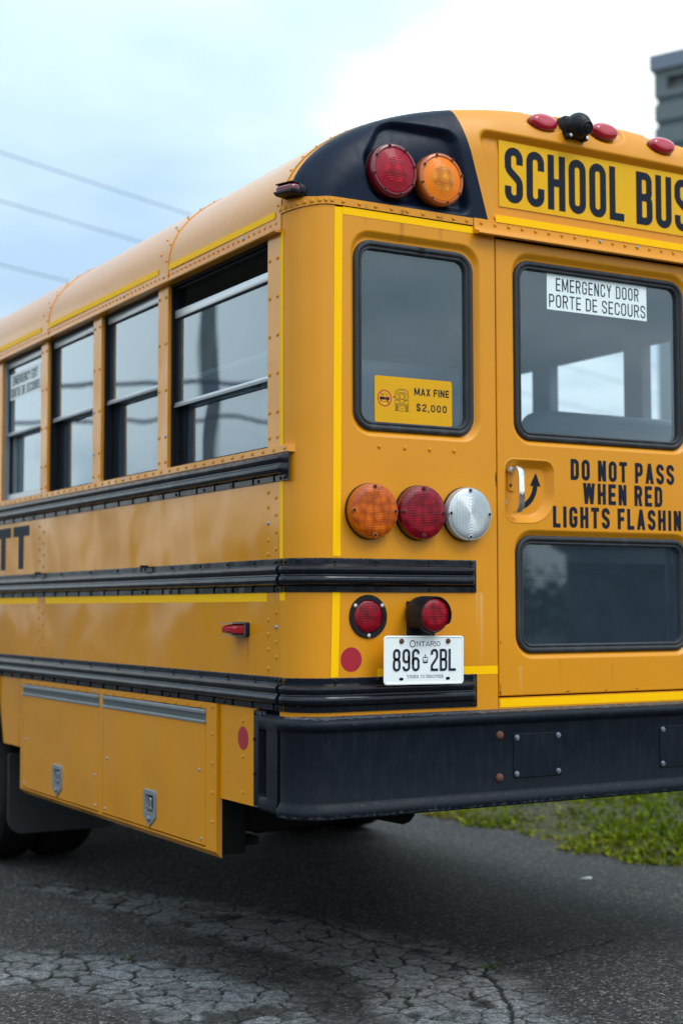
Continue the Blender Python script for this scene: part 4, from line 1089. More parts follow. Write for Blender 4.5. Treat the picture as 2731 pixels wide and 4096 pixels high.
# ---- rear cap (moulded end of the roof)
PZ0, HR, PP, PQ = 2.575, 0.475, 2.22, 2.06
def outline(t):
    ct, st_ = math.cos(t), math.sin(t)
    return (XC-XC*math.copysign(abs(ct)**(2/PP), ct), PZ0+HR*max(st_, 0)**(2/PQ))
def make_cap():
    NT, NK = 420, 104
    # even spacing by arc length
    tt = np.linspace(0, math.pi, 4001); pts = np.array([outline(t) for t in tt])
    s = np.concatenate([[0], np.cumsum(np.hypot(*np.diff(pts, axis=0).T))])
    tq = np.interp(np.linspace(0, s[-1], NT), s, tt); O = np.array([outline(t) for t in tq])
    # add vertical skirt part below the outline start by dropping to base 2.585 -> handled by the flange
    spine = np.stack([np.clip(O[:, 0], .36, W-.36), np.full(NT, 2.575)], 1)
    kk = np.linspace(0, 1, NK)**1.7
    Pt = O[:, None, :]+(spine-O)[:, None, :]*kk[None, :, None]
    X = Pt[..., 0]; Z = Pt[..., 1]
    dd = np.full(X.shape, 9.0)
    sub = pts[::2]
    for a, b_ in sub: dd = np.minimum(dd, np.hypot(X-a, Z-b_))
    dd[:, 0] = 0
    # distance to the virtual vertical skirt so the side stays square at the base
    dd = np.minimum(dd, np.minimum(np.maximum(X, 0), np.maximum(W-X, 0))+9*(Z > 2.6))
    wgt = np.clip((Z-PZ0)/HR, 0, 1)
    bb = .128+(.21-.128)*wgt; ry = .126+(.066-.126)*wgt
    q = np.clip(1-dd/bb, 0, 1)
    Yv = ry*(1-np.sqrt(np.clip(1-q*q, 0, 1)))
    # recesses
    def pmask(poly, w):
        pl = np.array(poly+[poly[0]]); inside = np.zeros(X.shape, bool); dist = np.full(X.shape, 9.0)
        for (a0, b0), (a1, b1) in zip(pl[:-1], pl[1:]):
            cond = (b0 > Z) != (b1 > Z)
            with np.errstate(divide='ignore', invalid='ignore'): xi = (a1-a0)*(Z-b0)/(b1-b0+1e-12)+a0
            inside ^= cond & (X < xi)
            dx, dy = a1-a0, b1-b0; t_ = np.clip(((X-a0)*dx+(Z-b0)*dy)/(dx*dx+dy*dy+1e-12), 0, 1)
            dist = np.minimum(dist, np.hypot(X-a0-t_*dx, Z-b0-t_*dy))
        sd_ = np.where(inside, dist, -dist)
        return smooth(-.003, w, sd_)
    lam = fillet([(.262, 2.614), (.668, 2.620), (.606, 2.905), (.330, 2.915), (.236, 2.760)], [.085, .035, .055, .10, .07], True, 8)
    lamr = [(W-x, z) for x, z in lam]
    sb = fillet([(.762, 2.618), (W-.762, 2.618), (W-.694, 2.932), (.694, 2.932)], [.03, .03, .04, .04], True, 8)
    Yv = Yv+.034*(pmask(lam, .030)+pmask(lamr, .030))+.030*pmask(sb, .026)
    # scallops round the three marker lamps
    for lx in (.985, 1.26, 1.535):
        e_ = ((X-lx-.012)/.088)**2+((Z-3.012)/.046)**2
        Yv = Yv+.020*np.clip(1-e_, 0, 1)**.6
    V = np.stack([X, Yv, Z], -1)
    bm = bmesh.new()
    vv = [[bm.verts.new(V[i, j]) for j in range(NK)] for i in range(NT)]
    for i in range(NT-1):
        for j in range(NK-1):
            try: bm.faces.new((vv[i][j], vv[i][j+1], vv[i+1][j+1], vv[i+1][j]))
            except ValueError: pass
    bmesh.ops.remove_doubles(bm, verts=bm.verts, dist=1e-5)
    # paint lines: cut along the slanted edge and along the cream strip by the seam
    for sgn in (1, -1):
        p = Vector((.621 if sgn > 0 else W-.621, 0, 2.978)); q_ = Vector((.731 if sgn > 0 else W-.731, 0, 2.611))
        d_ = (q_-p); nrm = Vector((-d_.z, 0, d_.x))
        bmesh.ops.bisect_plane(bm, geom=bm.verts[:]+bm.edges[:]+bm.faces[:], plane_co=p, plane_no=nrm, dist=1e-6)
    bmesh.ops.bisect_plane(bm, geom=bm.verts[:]+bm.edges[:]+bm.faces[:], plane_co=(0, .088, 0), plane_no=(0, 1, 0), dist=1e-6)
    bmesh.ops.bisect_plane(bm, geom=bm.verts[:]+bm.edges[:]+bm.faces[:], plane_co=(0, 0, 2.607), plane_no=(0, 0, 1), dist=1e-6)
    bmesh.ops.recalc_face_normals(bm, faces=bm.faces)
    bm.verts.index_update()
    def xline(z): return .621+(2.978-z)*(.731-.621)/(2.978-2.611)
    groups = {'rear_cap': [], 'black_lamp_panel': [], 'black_lamp_panel.r': []}
    for f_ in bm.faces:
        c = f_.calc_center_median(); key = 'rear_cap'
        blk = c.z > 2.607 and (c.y < .088 or c.z > 2.9 and c.y < .09)
        if blk and c.x < xline(c.z): key = 'black_lamp_panel'
        elif blk and W-c.x < xline(c.z): key = 'black_lamp_panel.r'
        groups[key].append(f_)
    res = {}
    cap = None
    for key, fs in groups.items():
        idx = {}; mb = MB()
        for f_ in fs:
            ids = []
            for v_ in f_.verts:
                k = v_.index
                if k not in idx: idx[k] = len(mb.v); mb.v.append(tuple(v_.co))
                ids.append(idx[k])
            mb.f.append(tuple(ids)); mb.mi.append(0)
        if key == 'rear_cap': cap = mb.build('rear_cap', M['yellow'], bus, 50); res[key] = cap
        else: res[key] = mb.build('black_lamp_panel', M['black_paint'], cap, 50)
    bm.free()
    return res
caps = make_cap()
cap = caps['rear_cap']; lampL = caps['black_lamp_panel']

# riveted flange below the cap, following the corner; drops slightly at the side
def flange_path(off):
    pts = []
    for (x, y), k in zip(corner_pts(18, Rc, off), range(19)):
        z = 2.564+(2.585-2.564)*smooth(0, 1, k/18*1.0)
        pts.append((x, y, float(z)))
    pts = pts+[(x, -off, 2.5855) for x in (.2, .35, .5, .665)]
    return pts
mb = MB()
lo = flange_path(.004); hi = [(x, y, z+.0245) for x, y, z in lo]; lo2 = flange_path(.0005)
top2 = [(x, y, z+.026) for x, y, z in flange_path(-.002)]
mb.loops([lo2, lo, hi, top2], False)
flange = mb.build('cap_flange', M['yellow'], bus, 40)
mb = MB(); ll = [(x, y, z-.0015) for x, y, z in flange_path(.0012)]; mb.loops([ll, [(x, y, z+.003) for x, y, z in ll]], False); mb.build('flange_gap', M['dark'], flange, smooth=False)
# gutter over the door
mb = MB()
sec = [(0.004, 2.612), (-.005, 2.612), (-.006, 2.585), (-.010, 2.572), (-.034, 2.563), (-.036, 2.556), (-.031, 2.553), (.004, 2.560)]
mb.loops([[(x, a, b_) for a, b_ in sec] for x in (.668, 1.2, W-.668)], True, True, True)
gut = mb.build('door_gutter', M['yellow'], bus, 30)
strip('reflective_tape', [(.757, 2.6085), (W-.757, 2.6085), (W-.757, 2.634), (.757, 2.634)], gut, d=-.0075)

# SCHOOL BUS sign
mb = MB(); relief(mb, rrb(.797, W-.797+.0, 2.6765, 2.9085, .001, 2), [(0, .030), (0, .0265)], T3, True); sbs = mb.build('school_bus_sign', M['sheet'], cap, 20)
mb = MB(); text(mb, 'SCHOOL BUS', .8215, 2.6945, W-.8215, .1960, .143, .080, T3, .0258); mb.build('sign_lettering', M['navy'], sbs, smooth=False)

# ---- rivets / screws
def dome(r, h, n=8):
    mb = MB(); lathe(mb, [(r, 0), (r*.92, -h*.45), (r*.6, -h*.85)], (0, 0, 0), n); mb.add([(0, -h, 0)], [], 0)
    return mb
RIV = dome(.0068, .0046).build('rivet', M['yellow'], bus); SCR = dome(.0062, .0045).build('screw', M['plastic'], bus)
RIVR = dome(.0072, .0050).build('worn_rivet', M['zinc'], bus)
first_riv = [True, True, True]
stuff_rv = {}
nriv = 0
def place(src, k, name, parent, loc, rotz=0.0, rotx=0.0):
    if first_riv[k]:
        first_riv[k] = False
        src.parent = parent; src.location = loc; src.rotation_euler = (rotx, 0, rotz); return src
    return inst(src, name, parent, loc, (rotx, 0, rotz))
LEFT = R(-90)
def rivet(parent, loc, rotz=0.0, far=False, rotx=0.0):
    global nriv
    if far or nriv >= 296:
        st = stuff_rv.setdefault(parent.name, (parent, MB()))[1]
        d = dome(.0068, .0046, 6); Mx = Matrix.Translation(loc) @ Matrix.Rotation(rotz, 4, 'Z') @ Matrix.Rotation(rotx, 4, 'X')
        st.add([tuple(Mx @ (Vector(v)*(.72 if parent.name.startswith('roof') else 1))) for v in d.v], d.f); return
    nriv += 1
    if random.random() < .06: return place(RIVR, 2, 'worn_rivet', parent, loc, rotz, rotx)
    o = place(RIV, 0, 'rivet', parent, loc, rotz, rotx)
    if parent.name.startswith('roof'): o.scale = (.74, .74, .74)
    return o
# flange rivets round the corner and along
cpf = corner_pts(60, Rc, .004)
for k in (2, 10, 17, 24, 31, 38, 45, 51, 57):
    x, y = cpf[k]; th = math.atan2(x-Rc, -(y-Rc))
    z = 2.564+(2.585-2.564)*float(smooth(0, 1, k/60))+.0125
    rivet(flange, (x, y, z), th)
for x in (.158, .219, .280, .341, .402, .463, .524, .585, .640): rivet(flange, (x, -.004, 2.598), 0)
for i in range(17): rivet(gut, (.698+i*.0575, -.0062, 2.5975), 0)
# plain screws under the rear window
for x in (.293, .390, .487, .584): rivet(rp_l, (x, -.0004, 1.8155), 0)

# ---- lamps on the rear
def place_obj(o, loc, parent): o.location = loc; o.parent = parent; return o
def tail_lamp(x, z, lens, rim, name='tail_lamp'):
    mb = MB(); lathe(mb, [(.0905, 0), (.0905, -.008), (.086, -.0095)], (0, 0, 0), 48)
    o = mb.build(name, M['plastic'], rp_l, 40, loc=(x, 0, z))
    mb = MB(); lathe(mb, [(.0885, -.0096), (.0895, -.012), (.0880, -.030), (.0865, -.0335)], (0, 0, 0), 48, cap=False); mb.build('lens_rim', rim, o, 40)
    mb = MB(); lathe(mb, [(.0865, -.0335), (.080, -.0355), (.0795, -.0362), (.06, -.0385), (.03, -.0400), (.004, -.0404)], (0, 0, 0), 48); mb.build('lens', lens, o, 50)
    for a in (0, 90, 180, 270):
        cx2, cz2 = .0770*math.cos(R(a)), .0770*math.sin(R(a))
        mb = MB(); lathe(mb, [(.0085, -.0335), (.0085, -.0378), (.0060, -.0380), (.0055, -.0365), (.001, -.0362)], (cx2, 0, cz2), 12); mb.build('screw_boss', rim, o, 40)
        mb = MB(); lathe(mb, [(.0052, -.0364), (.0045, -.0379), (.001, -.0383)], (cx2, 0, cz2), 10); mb.build('screw', M['plastic'], o, 40)
    return o
a = tail_lamp(.2545, 1.6045, M['lens_amber_led'], M['lens_amber_rim']); a['label'] = 'amber ribbed lamp'
a = tail_lamp(.4395, 1.6050, M['lens_red_led'], M['lens_red_rim']); a['label'] = 'red ribbed lamp'
a = tail_lamp(.6235, 1.6058, M['lens_clear'], M['lens_clear_rim']); a['label'] = 'clear ringed reversing lamp'
def flasher(x, z, ring, prism, rim):
    y0 = .034
    mb = MB(); lathe(mb, [(.0905, y0), (.0905, y0-.018), (.088, y0-.020)], (0, 0, 0), 48)
    o = mb.build('warning_lamp', M['plastic'], lampL, 40, loc=(x, 0, z))
    mb = MB(); lathe(mb, [(.0880, y0-.020), (.0895, y0-.022), (.0890, y0-.050), (.0855, y0-.056), (.0800, y0-.058), (.0760, y0-.058), (.0745, y0-.055)], (0, 0, 0), 48, cap=False)
    mb.build('lens_rim', rim, o, 40)
    mb = MB(); pr = [(.0745, y0-.055)]
    for k in range(9):
        r0 = .0735-k*.0035; pr += [(r0, y0-.0565-k*.0009), (r0-.0028, y0-.0572-k*.0009)]
    lathe(mb, pr, (0, 0, 0), 48, cap=False); mb.build('lens', ring, o, 60)
    r1, yl = pr[-1]
    mb = MB(); lathe(mb, [(r1, yl), (.030, yl-.002), (.015, yl-.0035), (.002, yl-.004)], (0, 0, 0), 40); mb.build('lens_centre', prism, o, 60)
    for k in range(8):
        a_ = R(15+45*k); mb = MB(); lathe(mb, [(.0056, y0-.050), (.0056, y0-.0605), (.0035, y0-.0607), (.003, y0-.058)], (.0805*math.cos(a_), 0, .0805*math.sin(a_)), 10); mb.build('screw_boss', rim, o, 40)
        mb = MB(); lathe(mb, [(.0042, y0-.0608), (.0036, y0-.0611), (.001, y0-.0611)], (.0805*math.cos(a_), 0, .0805*math.sin(a_)), 10); mb.build('screw', M['dark'], o, 40)  # not a screw: dark disc painting the shade in the boss hole
    return o
f1 = flasher(.3430, 2.7225, M['lens_red_ring'], M['lens_red_prism'], M['lens_red_rim']); f1['label'] = 'red ringed warning lamp'
f2 = flasher(.5275, 2.7195, M['lens_amber_ring'], M['lens_amber_prism'], M['lens_amber_rim']); f2['label'] = 'amber ringed warning lamp'
# round red lamp in a black ring
mb = MB(); lathe(mb, [(.0695, 0), (.0695, -.004), (.0680, -.006), (.0535, -.0062), (.0525, -.003)], (0, 0, 0), 40, cap=False)
rl = mb.build('round_stop_lamp', M['plastic'], rp_l, 40, loc=(.2485, 0, 1.2690))
mb = MB(); lathe(mb, [(.0525, -.003), (.0515, -.0055), (.045, -.0085), (.02, -.0105), (.002, -.0108)], (0, 0, 0), 40); mb.build('lens', M['lens_red_led'], rl, 60)
for a_ in (35, 145, 270):
    mb = MB(); lathe(mb, [(.007, -.006), (.006, -.0085), (.003, -.0095)], (.0605*math.cos(R(a_)), 0, .0605*math.sin(R(a_))), 10); mb.build('screw', M['alu'], rl, 40)
# hooded lamp over the plate
mb = MB(); mb.box((.393, -.016, 1.11), (.495, 0, 1.318), bev=.002); br = mb.build('lamp_bracket', M['plastic'], rp_l, 40)
mb = MB(); n = 40
ring = []
for (r_, y_) in ((.058, -.016), (.060, -.03), (.0595, -.088), (.0585, -.104), (.0555, -.104), (.055, -.090)):
    ring.append([(r_*math.cos(2*math.pi*i/n), y_, r_*math.sin(2*math.pi*i/n)) for i in range(n)])
# visor: front edge pulled forward over the top, cut back at the bottom
def vis(l):
    o_ = []
    for x, y, z in l:
        s_ = z/.06; o_.append((x, y-(.006 if s_ > -.45 else -.012) if y < -.095 else y, z))
    return o_
mb.loops([vis(l) for l in ring], True)
hl_ = mb.build('hooded_lamp', M['plastic'], br, 45, loc=(.437, 0, 1.2745), rot=(0, 0, 0))
mb = MB(); lathe(mb, [(.0548, -.082), (.054, -.099), (.051, -.104), (.03, -.106), (.002, -.1065)], (0, 0, 0), 40); mb.build('lens', M['lens_red_led'], hl_, 60)
# red reflective dot
mb = MB(); relief(mb, circ(.1865, 1.134, .0385, 40), [(0, 0), (0, -.0008)], T3, True); mb.build('red_reflector', M['red_decal'], rp_l, 20)

# ---- licence plate
def make_plate():
    lo_ = rr(0, 0, .1524, .0776, .012, 6)
    mb = MB(); relief(mb, lo_, [(.0, .0012), (0, 0), (.0012, -.0006), (.0050, -.0006), (.0062, .0004), (.008, .0008)], rear3(), True)
    p = mb.build('licence_plate', M['plate'], bus, 30, loc=(.4225, -.0600, 1.1295), rot=(0, R(0.6), 0))
    T = rear3()
    dig = ['8', '9', '6', '2', 'B', 'L']; u0 = [-.1180, -.0820, -.0462, .0250, .0600, .0940]
    for c, u in zip(dig, u0):
        mb = MB(); m5 = MB(); wv = .0275; hz = .0700; S, P = glyph(c, wv/hz, .100)
        for pts, rad, closed in S:
            stroke(mb, fillet(pts, rad, closed, 8), .100, closed, lambda q: T((u+q[0]*hz, -.0345+q[1]*hz), -.0012))
            stroke(m5, fillet(pts, rad, closed, 8), .135, closed, lambda q: T((u+q[0]*hz, -.0345+q[1]*hz), .0003))
        ch_ = mb.build('plate_character', M['navy'], p, smooth=False); m5.build('character_edge', M['plate_edge'], p, smooth=False)
    # raised edges of the embossing
    mb = MB()
    text(mb, 'O', -.0552, .0405, -.0333, .0232, .13, .1, T, .0004); text(mb, 'NTARIO', -.0285, .0445, .0615, .0153, .14, .22, T, .0004, serif=.05)
    text(mb, 'YOURS TO DISCOVER', -.0650, -.0570, .0737, .0098, .13, .22, T, .0004, serif=.08)
    # crown
    cx2 = .0040; cz2 = .0025
    line2(mb, fillet([(cx2-.008, cz2-.011), (cx2-.0095, cz2+.004), (cx2-.004, cz2+.009), (cx2, cz2+.003), (cx2+.004, cz2+.009), (cx2+.0095, cz2+.004), (cx2+.008, cz2-.011)], .003, False, 4), .0022, T, .0004)
    mb.add([T(q, .0004) for q in ((cx2-.008, cz2-.013), (cx2+.008, cz2-.013), (cx2+.0085, cz2-.007), (cx2-.0085, cz2-.007))], [(0, 1, 2, 3)])
    line2(mb, [(cx2, cz2+.003), (cx2, cz2+.0165)], .002, T, .0003); line2(mb, [(cx2-.003, cz2+.0130), (cx2+.003, cz2+.0130)], .002, T, .0002)
    for sx in (-.005, .0, .005): mb.add([T(q, .0003) for q in circ(cx2+sx, cz2-.003, .0016, 8)], [tuple(range(8))])
    mb.build('plate_lettering', M['navy'], p, smooth=False)
    for sx in (-.0862, .0915):
        mb = MB(); lathe(mb, [(.0085, .0004), (.0085, -.002), (.0055, -.0048), (.001, -.0052)], (sx, 0, .0607), 14); mb.build('bolt', M['rust'], p, 40)
    mb = MB()
    for sx in (-.0862, .0915): relief(mb, rr(sx, -.0595, .008, .0047, .0045, 5), [(0, .0006), (.001, .0002)], T, True)
    mb.build('bolt_slot', M['dark'], p, smooth=False)
    return p
make_plate()

# ---- rub rails
RPROF = [(0, .002), (.001, .0045), (.0185, .0045), (.0215, .009), (.0255, .020), (.0300, .0262), (.0360, .0285), (.0440, .0275), (.0495, .0245), (.0530, .0205), (.0565, .0200), (.0600, .0235), (.0650, .0272), (.0720, .0285), (.0790, .0265), (.0835, .0200), (.0865, .0090), (.0890, .0045), (.1070, .0045), (.1080, .002)]
def rail_mesh(path, z0, flat_end=None, flat_start=None, zs=1.0):
    """path: plan points with outward normals [(x, y, nx, ny)]; profile swept along; bulge fades at the ends."""
    mb = MB(); ls = []
    for k, (x, y, nx, ny, f_) in enumerate(path):
        ls.append([(x+nx*(.0045+(d-.0045)*f_ if d > .0045 else d), y+ny*(.0045+(d-.0045)*f_ if d > .0045 else d), z0+z*zs) for z, d in RPROF])
    mb.loops(ls, False)
    mb.add(ls[0], [tuple(range(len(RPROF)))]); mb.add(ls[-1], [tuple(range(len(RPROF)))[::-1]])
    return mb
def side_rail(name, z0, yend, fade):
    path = []
    if fade:
        for dy, f_ in ((0, 0), (.006, .12), (.014, .62), (.022, .92), (.030, 1.0)): path.append((0, yend+dy, -1, 0, f_))
    else: path.append((0, yend, -1, 0, 1.0))
    for y in (.3, .6, 1.0, 1.5, 2.0, 3.0, 4.5, LEN): path.append((0, y, -1, 0, 1.0))
    mb = rail_mesh(path, z0)
    # stiffening ribs on the lower lip
    y = .16
    while y < 6:
        mb.box((-.0085, y, z0+.0012), (-.0035, y+.006, z0+.0185)); y += .148
    o = mb.build(name, M['rail'], bus, 35)
    # mirrored right-hand rail
    m2 = rail_mesh(path, z0); m2.v = [(W-x, y, z) for x, y, z in m2.v]; m2.build(name, M['rail'], bus, 35)
    return o
rail_u = side_rail('rub_rail', 1.700, .062, True)
rail_m = side_rail('rub_rail', 1.3455, .1065, False)
rail_b = side_rail('rub_rail', .9705, .1065, False)
def rear_rail(z0):
    path = []
    for k in range(19):
        a_ = math.pi+math.pi/2*k/18
        nx, ny = math.cos(a_), math.sin(a_); path.append((Rc+Rc*nx, Rc+Rc*ny, nx, ny, 1.0))
    path = [p for p in path if p[1] < .1035]
    path = [(0+path[0][0]*0+path[0][0], .1035, path[0][2], path[0][3], .96)]+path
    for x, f_ in ((.2, 1), (.35, 1), (.5, 1), (.622, 1), (.637, .97), (.646, .85), (.653, .50), (.658, .12), (.667, 0)): path.append((x, 0, 0, -1, f_))
    mb = rail_mesh(path, z0)
    o = mb.build('rear_rub_rail', M['rail'], bus, 35)
    m2 = MB(); m2.v = [(W-x, y, z) for x, y, z in mb.v]; m2.f = list(mb.f); m2.mi = list(mb.mi); m2.build('rear_rub_rail', M['rail'], bus, 35)
    for x in (.128, .281, .481, .650):
        for zz in (.0095, .0985): place(SCR, 1, 'screw', o, (x, -.0046, z0+zz), 0)
    for a_ in (1, ):
        for zz in (.0095, .0985):
            x, y = corner_pts(18, Rc, .0046)[3]; place(SCR, 1, 'screw', o, (x, y, z0+zz), math.atan2(x-Rc, -(y-Rc)))
    return o
rr_m = rear_rail(1.3460); rr_b = rear_rail(.9695)
for o, z0 in ((rail_m, 1.3455), (rail_b, .9705), (rail_u, 1.700)):
    for y in (.118, .145, .30, .50, .72, .96, 1.22, 1.50, 1.80, 2.15, 2.55):
        if o is not rail_u: place(SCR, 1, 'screw', o, (-.0046, y, z0+.0985), LEFT)
        if y < 1.3: place(SCR, 1, 'screw', o, (-.0046, y+(.02 if o is not rail_u else -.03), z0+.0095), LEFT)
# small clips on the middle rail
for y in (1.19, 2.42):
    mb = MB(); mb.box((-.030, y, 1.449), (-.004, y+.02, 1.458)); mb.box((-.032, y, 1.432), (-.027, y+.012, 1.458)); mb.build('rail_clip', M['plastic'], rail_m, smooth=False)

# ---- left side skin
L3 = left3()
def side_panel(y0, y1, z0, z1, name='side_panel', x=0.0, mat='yellow_side', parent=None):
    mb = MB(); g = .0015
    ny = max(2, int((y1-y0)/.15))
    l = [(y0+g, z0), (y1-g, z0), (y1-g, z1), (y0+g, z1)]
    mb.loops([[L3(p, d+x) for p in inset(l, o)] for o, d in ((0, .012), (0, .001), (.001, 0))], True)
    mb.add([L3(p, x) for p in inset(l, .001)], [(3, 2, 1, 0)])
    return mb.build(name, M[mat], parent or bus, 30)
ys = [SEAM, 2.390, 4.40, 6.40, LEN]
sp_up = []
for a_, b_ in zip(ys[:-1], ys[1:]):
    sp_up.append(side_panel(a_, b_, 1.40, 1.79)); sp_up.append(side_panel(a_, b_, 1.02, 1.40))
# dark seam backing
mb = MB(); mb.box((.013, .135, .66), (.03, LEN, 1.80)); mb.build('inner_skin', M['dark'], bus, smooth=False)
# letters at the left edge
mb = MB()
for y0 in (2.603, 2.874):
    for k, pl in enumerate(([(y0, 1.632), (y0+.239, 1.632), (y0+.239, 1.680), (y0, 1.680)], [(y0+.0825, 1.479), (y0+.1575, 1.479), (y0+.1575, 1.633), (y0+.0825, 1.633)])):
        mb.add([L3(p, -.0006-.0001*k) for p in pl], [(3, 2, 1, 0)])
mb.build('fleet_lettering', M['navy'], bus, smooth=False)
def side_tape(y0, y1, z0, z1, x=-.0008):
    mb = MB(); pl = [(y0, z0), (y1, z0), (y1, z1), (y0, z1)]
    mb.add([L3(p, x) for p in pl], [(3, 2, 1, 0)]); return mb.build('reflective_tape', M['tape'], bus, smooth=False)
side_tape(.216, 2.372, 1.3165, 1.3450); side_tape(2.470, 4.3, 1.3165, 1.3450)
cpt = corner_pts(40, Rc, .0009)
def corner_tape(k0, k1, z0, z1):
    mb = MB(); l = cpt[k0:k1+1]; mb.loops([[(x, y, z0) for x, y in l], [(x, y, z1) for x, y in l]], False); mb.build('reflective_tape', M['tape'], bus, smooth=True)
corner_tape(0, 6, 1.3200, 1.3465); corner_tape(0, 4, 1.4540, 1.7020); corner_tape(0, 4, 1.8100, 2.5060)
# rivet columns
for z in (1.283, 1.236, 1.188, 1.141): rivet(sp_up[1], (-.0002, .153, z), LEFT)
for z in (1.259, 1.212, 1.165, 1.103): rivet(sp_up[1], (-.0002, .208, z), LEFT)
for z in (1.650, 1.595, 1.540, 1.486): rivet(sp_up[0], (-.0002, .154, z), LEFT); 
for z in (1.670, 1.622, 1.570, 1.515, 1.470): rivet(sp_up[0], (-.0002, .208, z), LEFT)
for z in np.arange(1.12, 1.68, .052):
    if 1.345 < z < 1.46: continue
    for y, dz in ((2.407, 0), (2.462, .026)): rivet(sp_up[2 if z > 1.4 else 3], (-.0002, y, z+dz), LEFT, far=True)

# side marker lamp
mb = MB(); relief(mb, rrb(.340, .452, 1.202, 1.250, .008, 4), [(0, 0), (0, -.009), (.003, -.012)], L3, True, flip=True); sml = mb.build('side_marker', M['plastic'], bus, 40)
mb = MB(); relief(mb, rrb(.354, .440, 1.210, 1.243, .008, 4), [(0, -.012), (.001, -.038), (.004, -.052), (.010, -.058)], L3, True, flip=True); mb.build('lens', M['lens_red'], sml, 40)
mb = MB(); mb.box((-.058, .350, 1.2455), (-.010, .446, 1.2475)); mb.box((-.058, .350, 1.2045), (-.010, .446, 1.2065)); mb.box((-.014, .347, 1.2065), (-.0125, .353, 1.2455)); mb.build('lamp_guard', M['alu_dull'], sml, smooth=False)
# corner marker lamp high on the cap
nx_ = Vector((-.82, -.30, .0)).normalized()
mb = MB()
def cm3(p, d): 
    tang = Vector((nx_.y, -nx_.x, 0)); c = Vector((.012, .066, 2.627)); q = c+tang*p[0]*.82+Vector((0, 0, p[1]*.85))+nx_*(-d*.82); return tuple(q)
lp = rr(0, 0, .054, .0260, .0235, 7)
relief(mb, lp, [(0, .02), (0, -.008), (.002, -.011)], cm3, True); cml = mb.build('corner_marker', M['plastic'], cap, 40)
mb = MB(); relief(mb, rr(0, 0, .049, .0215, .019, 7), [(0, -.011), (.001, -.034), (.004, -.046), (.009, -.053), (.015, -.056)], cm3, True); mb.build('lens', M['lens_red_dark'], cml, 50)
mb = MB(); relief(mb, fillet([(-.050, -.0225), (.050, -.0225), (.052, -.004), (-.052, -.004)], [.016, .016, .002, .002], True, 6), [(0, -.010), (0, -.046), (.003, -.056), (.008, -.058)], cm3, True); mb.build('lamp_shade', M['plastic'], cml, 40)
mb = MB(); relief(mb, rr(0, .0222, .044, .0022, .002, 4), [(0, -.010), (0, -.050), (.001, -.053)], cm3, True); mb.build('lamp_shade', M['plastic'], cml, 40)

# ---- side windows
ZS, ZT = 1.806, 2.506        # opening
pill = [(SEAM, .217), (1.025, 1.119), (1.708, 1.802), (2.373, 2.464), (3.043, 3.137)]
y = 3.71
while y < 8.2: pill.append((y, y+.094)); y += .672
def pillar(y0, y1, right=False):
    mb = MB(); l = [(y0, ZS-.02), (y1, ZS-.02), (y1, ZT+.03), (y0, ZT+.03)]
    mb.loops([[L3(p, d) for p in inset(l, o)] for o, d in ((0, .050), (0, .0025))], True, mi=1 if right else 0); mb.loops([[L3(p, d) for p in inset(l, o)] for o, d in ((0, .0025), (.0025, 0))], True); mb.add([L3(p, 0) for p in inset(l, .0025)], [(3, 2, 1, 0)])
    if right: mb.v = [(W-x, yy, z) for x, yy, z in mb.v]
    return mb.build('window_pillar', [M['yellow_side'], M['interior']], bus, 30)
pobj = [pillar(*p) for p in pill]
for z in (2.426, 2.302, 2.176, 2.052, 1.927, 1.845): rivet(pobj[0], (-.0002, .200, z), LEFT); rivet(pobj[0], (-.0002, .146, z), LEFT)
for k, p in enumerate(pill[1:4]):
    for z in (2.46, 2.285, 2.110, 1.935, 1.84): rivet(pobj[k+1], (-.0002, p[0]+.017, z), LEFT, far=k > 1); rivet(pobj[k+1], (-.0002, p[1]-.017, z), LEFT, far=k > 1)
pill_r = [(.11, .40), (.99, 1.0), (1.165, 1.293), (1.853, 1.995), (2.57, 2.69), (3.27, 3.39)]
pill_r = [(SEAM, .30), (.42, .47), (1.165, 1.293), (1.853, 1.995)]
y = 2.55
while y < 8.2: pill_r.append((y, y+.135)); y += .70
for p in pill_r: pillar(*p, right=True)
for k, p in enumerate(pill_r): mb = MB(); mb.box((W-.058, p[0]+.002, 1.79), (W-.0505, p[1]-.002, 2.53)); mb.build('pillar_lining', M['interior'], bus, smooth=False)
for p in pill: mb = MB(); mb.box((.064, p[0]-.004, 1.79), (.075, p[1]+.004, 2.53)); mb.build('pillar_lining', M['interior'], bus, smooth=False)
mb = MB(); mb.box((W-.085, .10, 1.79), (W-.06, LEN, 1.815)); mb.build('pillar_lining', M['interior'], bus, smooth=False)
# sill strip and its rivets
mb = MB(); l = [(.060, 1.7905), (LEN, 1.7905), (LEN, 1.8145), (.060, 1.8145)]
mb.loops([[L3(p, d) for p in inset(l, o)] for o, d in ((0, .02), (0, -.0055), (.0015, -.0070))], True); mb.add([L3(p, -.0070) for p in inset(l, .0015)], [(3, 2, 1, 0)])
mb.box((0, .10, 1.790), (.06, LEN, 1.8055))
sill = mb.build('window_sill', M['yellow_side'], bus, 30)
yy = .083
while yy < 3.3: rivet(sill, (-.0072, yy, 1.8035), LEFT, far=yy > 2.3); yy += .0755
mb = MB(); mb.box((W-.06, .10, 1.40), (W, LEN, 1.8055)); mb.build('side_panel', M['yellow_side'], bus, smooth=False)
mb = MB(); mb.box((W-.03, .128, .70), (W, LEN, 1.40)); mb.build('side_panel', M['yellow_side'], bus, smooth=False)
